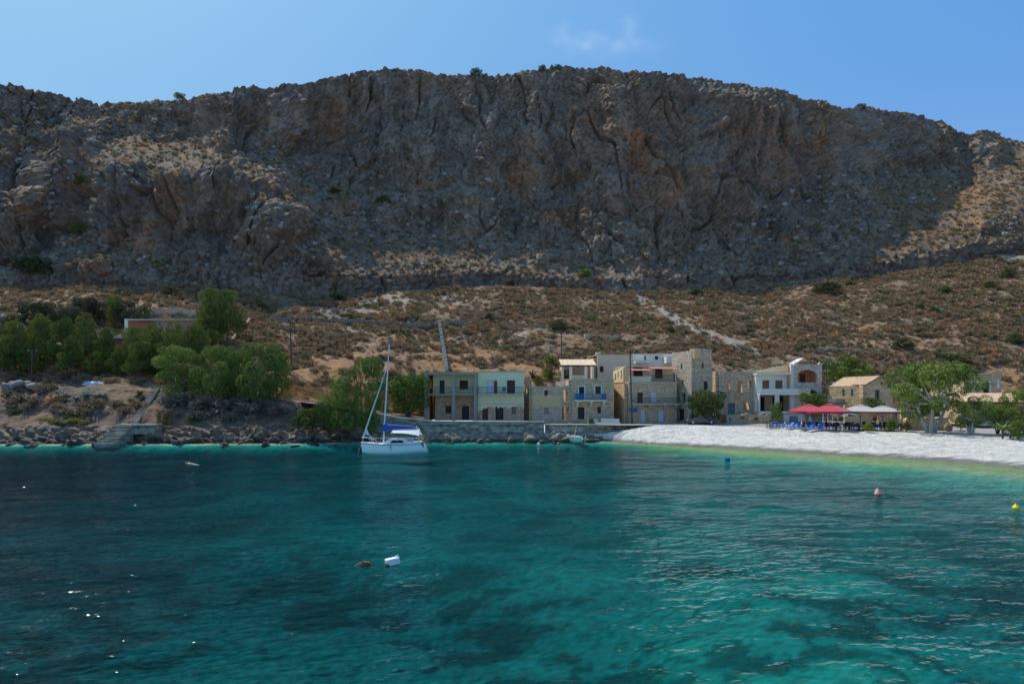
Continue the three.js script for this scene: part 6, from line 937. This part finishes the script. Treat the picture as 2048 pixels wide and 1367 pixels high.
const chair0 = new THREE.Group(); { part('seat', rbox(0.44, 0.05, 0.44, 0.02, 0, 0.45, 0), chairMat, chair0); part('backrest', joined([rbox(0.44, 0.42, 0.04, 0.015, 0, 0.72, -0.21)]), chairMat, chair0); for (const [a, b] of [[-1, -1], [1, -1], [-1, 1], [1, 1]]) part('leg', box(0.04, 0.44, 0.04, a * 0.19, 0.22, b * 0.19), chairMat, chair0); }
const TABLES = [[1550, 89], [1592, 89.5], [1624, 87], [1662, 86.2], [1690, 88], [1708, 85.8], [1736, 88], [1752, 85.5], [1778, 86.5], [1800, 88]];
TABLES.forEach(([px, D], i) => { table(px, D, `table with blue cloth, ${ORD[i]} from the white garage wall along the tavern`); const c = V(xAt(px, D), 0, -D); [0, 1, 2, 3].forEach((k) => { if ((i * 3 + k) % 7 === 0) return; const a = k * Math.PI / 2 + n2(i, k) * 0.3, ch = chair0.clone(); ch.name = numbered('tavern_chair'); const x = c.x + Math.sin(a) * 0.78, z = c.z + Math.cos(a) * 0.78; ch.position.set(x, landY(pxOf(x, -z), -z), z); ch.rotation.y = a + Math.PI; tag(ch, 'dark wooden chair at a blue tavern table under the parasols', 'chair', 'dark tavern chairs'); scene.add(ch); }); });
const slingMat = std({ c: [0.02, 0.16, 0.62], roughness: 0.75 });
const LNG = [[1540, 855.5, 0.8], [1554, 856, 0.8], [1570, 857, 0.82], [1578, 858.5, 1.0], [1604, 861, 1.1], [1620, 863.5, 1.15]];
LNG.forEach(([px, py, s], i) => { const p = onShore(px, py), o = thing('sun_lounger', `blue sun lounger with raised back, ${ORD[i]} from the rubble terrace wall`, 'sun lounger', p, 0.42 - 0.03 * i, 'blue sun loungers on the pebbles'); o.scale.setScalar(s); part('seat', rbox(1.25, 0.05, 0.6, 0.02, 0.4, 0.32, 0), slingMat, o); const b = part('backrest', rbox(0.8, 0.05, 0.6, 0.02, 0.4, 0, 0), slingMat, o); b.position.set(1.02, 0.34, 0); b.rotation.z = 0.82; part('frame', joined([box(1.95, 0.05, 0.05, 0.75, 0.27, 0.29), box(1.95, 0.05, 0.05, 0.75, 0.27, -0.29), box(0.04, 0.6, 0.5, 1.45, 0.45, 0)]), MW.white, o); for (const [a, c] of [[0, 1], [0, -1], [1, 1], [1, -1]]) part('leg', box(0.05, 0.27, 0.05, a ? 1.5 : 0.05, 0.135, c * 0.29), MW.white, o); });
// things about the tavern
{ const p = onShore(1684, 861), o = thing('folding_stand', 'white folding stand with a pot of flowers at the tavern edge', 'stand', p); for (const s of [-1, 1]) part('leg', barGeo(V(s * 0.25, 0, 0.1), V(s * 0.04, 1.0, 0), 0.025), MW.white, o); part('leg', barGeo(V(0, 0, -0.3), V(0, 1.0, 0), 0.025), MW.white, o); part('pot', new THREE.CylinderGeometry(0.16, 0.11, 0.24, 10).translate(0, 1.12, 0), MS.terracotta, o); part('flowers', leafCloud([[V(0, 1.4, 0), 0.28, 0.2, 0.28, 120]], 0.12, 0.07, AIM.any, 5), LEAF.lime[0], o); }
{ const p = onShore(1607, 857), o = thing('white_pillar', 'short whitewashed stone pillar between the lounger rows', 'pillar', p); part('shaft', new THREE.CylinderGeometry(0.22, 0.3, 1.35, 9).translate(0, 0.6, 0), MS.limewash, o); part('cap', new THREE.DodecahedronGeometry(0.24).translate(0, 1.4, 0), MS.limewash, o); }
{ const p = onShore(1780, 861), o = thing('beach_shower', 'thin white metal post frame on the pebbles by the tavern', 'post frame', p); part('post', barGeo(V(0, 0, 0), V(0, 2.4, 0), 0.04), MW.white, o); part('arm', box(0.9, 0.05, 0.05, 0.2, 2.38, 0), MW.white, o); part('board', box(0.5, 0.05, 0.35, 0.35, 2.3, 0), MW.white, o); }
{ const p = onShore(1645, 852), o = thing('tent_shelter', 'small beige pitched shelter behind the red parasols', 'shelter', V(p.x, landY(1645, 92), -92)); const m = part('roof', joined([box(1.6, 0.05, 1.6, 0, 0, 0)]), MS.beige, o); m.position.set(-0.3, 1.9, 0); m.rotation.z = -0.62; for (const [x, h] of [[-0.9, 2.2], [0.3, 1.5]]) for (const z of [-0.7, 0.7]) part('post', box(0.06, h, 0.06, x, h / 2, z), MW.white, o); }
{ const p = V(xAt(1700, 90), landY(1700, 90), -90), o = thing('round_parasol', 'low faded green round parasol under the larger parasols', 'parasol', p); part('canopy', new THREE.ConeGeometry(1.1, 0.45, 14, 1, true).translate(0, 1.75, 0), new THREE.MeshStandardMaterial({ color: rgb(0.12, 0.2, 0.17), roughness: 0.9, side: THREE.DoubleSide }), o); part('pole', new THREE.CylinderGeometry(0.03, 0.03, 1.9, 6).translate(0, 0.95, 0), MW.white, o); }
[[1940, 864, 'terracotta pot with a small plant on the road edge'], [1968, 851, 'terracotta planter against the porch wall'], [1944, 846, 'tall terracotta jar by the porch']].forEach(([px, py, l], i) => { const p = onShore(px, py), o = thing('flower_pot', l, 'pot', p); part('pot', new THREE.LatheGeometry([[0.001, 0], [0.16, 0], [0.26, 0.3], [0.24, 0.42 + i * 0.2], [0.27, 0.46 + i * 0.2]].map(([a, b]) => new THREE.Vector2(a, b)), 14), MS.terracotta, o); part('leaves', leafCloud([[V(0, 0.62 + i * 0.2, 0), 0.26, 0.22, 0.26, 90]], 0.16, 0.07, AIM.up, 9 + i), LEAF.broad[0], o); });
{ const p = onShore(1922, 862), o = thing('parasol_stand', 'brown wooden stake with dark round base on the road edge', 'stake', p); part('stake', barGeo(V(0, 0, 0), V(0.02, 0.9, 0), 0.04), poleMat, o); part('base', new THREE.CylinderGeometry(0.5, 0.55, 0.1, 14).translate(0, 0.05, 0), ironMat, o); }
{ const p = onShore(1897, 862), o = thing('standing_boulder', 'upright round brown stone beside the large tamarisk', 'boulder', p); const g = new THREE.IcosahedronGeometry(0.45, 3), q = g.attributes.position; for (let i = 0; i < q.count; i++) { const v = V().fromBufferAttribute(q, i), k = 1 + 0.2 * n3(v.x * 3, v.y * 3, v.z * 3); q.setXYZ(i, v.x * k, v.y * k * 1.25 + 0.45, v.z * k * 0.7); } g.computeVertexNormals(); part('stone', g, withTex([0.42, 0.28, 0.17], { map: mottle, bumpMap: grit, bumpScale: 0.04 }), o); }
{ const p = onShore(1930, 853), o = thing('blue_barrel', 'blue plastic bin beside the porch', 'bin', p); part('bin', new THREE.CylinderGeometry(0.27, 0.24, 0.85, 14).translate(0, 0.43, 0), std({ c: [0.03, 0.14, 0.42], roughness: 0.5 }), o); part('lid', new THREE.CylinderGeometry(0.29, 0.29, 0.06, 14).translate(0, 0.89, 0), std({ c: [0.03, 0.12, 0.36], roughness: 0.5 }), o); }
// young palms on the pebbles, yucca and agaves
function fronds(n, len, droop, seed, w = 0.09) { const r = rng(seed), list = []; for (let i = 0; i < n; i++) { const a = i / n * TAU * 3.1 + r(), up = 0.2 + 1.1 * r(), pts = []; for (let k = 0; k <= 4; k++) { const t = k / 4; pts.push(V(Math.cos(a) * len * t * Math.cos(up * (1 - 0.3 * t)), len * (t * Math.sin(up) - droop * t * t), Math.sin(a) * len * t * Math.cos(up * (1 - 0.3 * t)))); } const g = new THREE.BufferGeometry(), pos = [], idx = []; pts.forEach((p, k) => { const s = w * Math.sin(Math.PI * (0.12 + 0.85 * k / 4)), sx = -Math.sin(a) * s, sz = Math.cos(a) * s; pos.push(p.x + sx, p.y, p.z + sz, p.x, p.y + s * 0.3, p.z, p.x - sx, p.y, p.z - sz); if (k) { const q = k * 3; idx.push(q - 3, q, q - 2, q - 2, q, q + 1, q - 2, q + 1, q - 1, q - 1, q + 1, q + 2); } }); g.setAttribute('position', new THREE.Float32BufferAttribute(pos, 3)); g.setIndex(idx); g.computeVertexNormals(); list.push(g.toNonIndexed()); } const m = mergeGeometries(list), c = new Float32Array(m.attributes.position.count * 3).fill(1); m.setAttribute('color', new THREE.BufferAttribute(c, 3)); return m; }
[[2006, 877, 1.35, 'first young palm on the pebbles, broadest'], [2021, 877, 1.0, 'second young palm leaning beside the broadest one']].forEach(([px, py, s, l], i) => { const o = thing('young_palm', l, 'palm', onShore(px, py)); part('trunk', barGeo(V(0, -0.1, 0), V(0.1 * i, 0.6 * s, 0), 0.1, 0.08, 7), barkMat, o); part('crown', fronds(16, 0.95 * s, 0.35, 60 + i, 0.12), LEAF.tamarisk[2], o).position.set(0.1 * i, 0.6 * s, 0); });
tree('young_tree', 'bush', 'broad', 2036, 880, 842, 22, onShore(2036, 880).z * -1, 'slim young tree on a thin stem at the edge of the pebbles', 'tree');
{ const s = onSlope(1100, 757), o = thing('yucca', 'tall spiky yucca behind the tiled porch, with several heads', 'yucca', s.p); const k = s.D / FOC; [[-6, 30, 13], [0, 38, 14], [7, 33, 13], [12, 24, 11], [3, 28, 12]].forEach(([dx, h, r], i) => { part('trunk', barGeo(V(dx * k * 0.3, -0.1, 0), V(dx * k, h * k, 0.2 * (i - 2)), 0.1, 0.07, 6), barkMat, o); part('leaf_head', fronds(46, r * k, 0.12, 80 + i, 0.06), LEAF.lime[2], o).position.set(dx * k, h * k, 0.2 * (i - 2)); }); }
[[1064, 757, 20, 'thin prickly plant on the slope beside the pale green house'], [1668, 772, 22, 'pale spiky plant beside the pole near the tiled house'], [1995, 772, 16, 'pale prickly plant on the orange bank at the right']].forEach(([px, py, h, l], i) => { const s = i ? { p: at(px, py + 8, 112), D: 112 } : onSlope(px, py), o = thing('prickly_plant', l, 'plant', s.p); part('leaves', fronds(26, h / FOC * s.D, 0.1, 30 + i, 0.12), LEAF.olive[1], o); });
const agaveMat = leafMat(0.26, 0.31, 0.25);
[[128, 795, 1.0], [150, 798, 0.8], [172, 792, 1.15], [190, 796, 0.9], [205, 794, 1.05], [118, 788, 0.7], [262, 806, 0.9], [285, 800, 0.8], [278, 790, 0.9]].forEach(([px, py, r], i) => { const o = thing('agave', i < 6 ? `blue-grey agave rosette below the upturned boat, ${ORD[i]} of the clump` : `darker agave rosette left of the stone stairs, ${ORD[i - 6]} of three`, 'agave', onBluff(px, py), i, i < 6 ? 'agaves below the upturned boat' : 'agaves beside the stairs'); part('rosette', fronds(26, r, 0.05, 200 + i, 0.1), i < 6 ? agaveMat : LEAF.bush[1], o); });
// upturned boat above the agaves
{ const D = 107, o = thing('upturned_boat', 'pale blue boat lying upside down under the pines', 'boat', at(188, 770, D), 0.15); const g = new THREE.SphereGeometry(1, 20, 10, 0, TAU, 0, Math.PI / 2); g.scale(1.75, 0.55, 0.7); part('hull', g, std({ c: [0.42, 0.50, 0.55], roughness: 0.6 }), o); part('keel', box(2.9, 0.08, 0.07, 0, 0.53, 0), MW.white, o); part('gunwale', new THREE.TorusGeometry(1, 0.05, 6, 28).rotateX(Math.PI / 2).scale(1.75, 1, 0.7), MW.white, o); }
{ const o = thing('stone_heap', 'grey heap of stones at the left end of the bluff', 'stone heap', onBluff(35, 775)); const r = rng(8); for (let i = 0; i < 16; i++) { const g = new THREE.DodecahedronGeometry(0.3 + 0.35 * r(), 1); g.scale(1.3, 0.7, 1); const m = part('stone', g, withTex([0.27, 0.24, 0.21], { map: mottle }), o); m.position.set((r() - 0.5) * 4.2, r() * 0.8, (r() - 0.5) * 1); m.rotation.set(r() * 3, r() * 3, 0); } }
// shrubs and dead brush on the bluff
{
  const r = rng(515), dead = leafMat(0.19, 0.165, 0.145), brown = leafMat(0.26, 0.15, 0.09), gold = leafMat(0.24, 0.25, 0.05), wilt = leafMat(0.21, 0.17, 0.12);
  const B = [[345, 812, 2.2, dead], [372, 805, 2.0, dead], [395, 818, 2.3, dead], [420, 810, 2.1, dead], [446, 822, 2.2, dead], [470, 812, 2.0, dead], [498, 824, 2.2, dead], [525, 818, 1.9, dead], [548, 828, 1.8, dead], [400, 836, 1.7, dead], [455, 840, 1.7, dead], [505, 842, 1.5, dead], [335, 832, 1.6, wilt], [115, 822, 1.7, wilt], [135, 828, 1.4, wilt], [175, 818, 1.9, wilt], [195, 814, 1.8, wilt], [160, 830, 1.5, wilt], [225, 812, 1.5, wilt], [245, 826, 1.3, wilt], [106, 806, 1.5, brown], [276, 814, 1.4, brown], [82, 784, 1.6, wilt], [98, 778, 1.4, wilt], [40, 800, 1.5, wilt], [22, 812, 1.4, wilt], [55, 818, 1.6, wilt], [70, 806, 1.3, wilt], [15, 792, 1.3, wilt]];
  B.forEach(([px, py, s, m], i) => { const o = solo('bluff_shrub', shrubGeos[i % 3], m, (m === dead ? 'grey dead brush mound on the bluff under the tamarisks' : m === brown ? 'rusty brown dry shrub on the bluff' : 'dry brownish shrub on the bluff below the pines'), 'shrub', onBluff(px, py), r() * 6, m === dead ? 'dead brush mounds under the tamarisks' : m === brown ? 'rusty dry shrubs on the bluff' : 'dry shrubs on the bluff'); o.scale.set(s * 1.15, s * 0.85, s); });
  [[92, 842], [104, 845], [118, 846], [132, 846], [146, 844], [170, 846], [330, 846], [385, 842], [52, 804], [30, 826]].forEach(([px, py], i) => { const o = solo('green_shrub', shrubGeos[i % 3], i < 6 ? gold : LEAF.bush[1], i < 6 ? 'low yellow-green plant spreading on the shore rocks' : 'small green shrub on the bluff', 'shrub', onBluff(px, py), r() * 6, i < 6 ? 'yellow-green plants on the shore rocks' : 'small green shrubs on the bluff'); o.scale.set(1.4, 0.7, 1.2); });
  // straw along the path and dry grass behind the quay
  const list = []; for (let i = 0; i < 700; i++) { const px = 560 + r() * 300, p = onSlope(px, footY(px) - 2 - r() * 34).p; list.push([p, 0.25 + 0.3 * r(), r() * 6]); }
  const g = leafCloud([[V(0, 0.35, 0), 0.5, 0.3, 0.5, 40]], 0.6, 0.05, AIM.up, 91), im = shade(new THREE.InstancedMesh(g, leafMat(0.34, 0.205, 0.10), list.length)), M = new THREE.Matrix4(), q = new THREE.Quaternion(); list.forEach(([p, s, y], i) => { q.setFromAxisAngle(V(0, 1, 0), y); im.setMatrixAt(i, M.compose(p, q, V(s * 1.6, s * 1.4, s * 1.6))); }); im.name = 'dry_grass'; im.userData.kind = 'stuff'; im.userData.label = 'tall orange dry grass behind the path'; scene.add(im);
}
// pale kerb of the path between the tamarisks and the quay
{ const pts = []; for (let px = 305; px <= 870; px += 15) { const D = footD(px) - 0.3; pts.push(V(xAt(px, D), yAt(footY(px) - 1.5, D), -D)); } solo('path_kerb', tubeGeo(pts, 0.09, 6, 80), MS.stone, 'pale concrete kerb along the path below the tamarisks', 'kerb'); }
// swimmer off the left shore
{
  const { MarchingCubes } = await import('three/addons/objects/MarchingCubes.js'), N = 44, mc = new MarchingCubes(N, new THREE.MeshStandardMaterial(), true, false, 60000), S = 1.0;
  const bones = [[[0.30, 0.10, 0], [0.30, 0.16, 0], 0.105, 0.10], [[0.17, 0.02, 0], [0.26, 0.08, 0], 0.06, 0.06], [[0.12, -0.02, -0.16], [0.12, -0.02, 0.16], 0.085, 0.085], [[0.12, -0.03, 0], [-0.45, -0.08, 0], 0.14, 0.11], [[-0.45, -0.08, 0.07], [-0.92, -0.12, 0.09], 0.085, 0.05], [[-0.45, -0.08, -0.07], [-0.92, -0.12, -0.09], 0.085, 0.05], [[0.14, -0.02, 0.18], [0.36, 0.03, 0.28], 0.05, 0.042], [[0.36, 0.03, 0.28], [0.62, -0.01, 0.24], 0.042, 0.03], [[0.14, -0.02, -0.18], [-0.05, 0.08, -0.34], 0.05, 0.042], [[-0.05, 0.08, -0.34], [0.2, 0.14, -0.4], 0.042, 0.03]].map(([a, b, r, q]) => [V(...a), V(...b), r, q]);
  const p = V(), d = V(), e = V(); for (let k = 0; k < N; k++) for (let j = 0; j < N; j++) for (let i = 0; i < N; i++) { p.set((i / N * 2 - 1) * S, (j / N * 2 - 1) * S, (k / N * 2 - 1) * S); let s = 0; for (const [a, b, r, q] of bones) { d.copy(b).sub(a); const t = clamp(e.copy(p).sub(a).dot(d) / d.lengthSq(), 0, 1), dist = e.copy(a).addScaledVector(d, t).distanceTo(p) - lerp(r, q, t); s += Math.exp(-dist * 40); } mc.field[i + j * N + k * N * N] = Math.log(s) / 40; }
  mc.isolation = 0; mc.update(); const g = new THREE.BufferGeometry(); g.setAttribute('position', new THREE.BufferAttribute(mc.positionArray.slice(0, mc.count * 3), 3)); g.setAttribute('normal', new THREE.BufferAttribute(mc.normalArray.slice(0, mc.count * 3), 3));
  const o = thing('person', 'swimmer with dark hair, head above the water off the left shore', 'person', onSea(379, 925).add(V(0, -0.09, 0)), Math.PI - 0.3); part('body', g, std({ c: [0.42, 0.24, 0.16], roughness: 0.6 }), o); const h = new THREE.SphereGeometry(0.112, 16, 12, 0, TAU, 0, Math.PI * 0.55); part('hair', h.rotateZ(0.5).translate(0.295, 0.155, 0), std({ c: [0.03, 0.02, 0.015] }), o);
}
renderer.render(scene, camera);
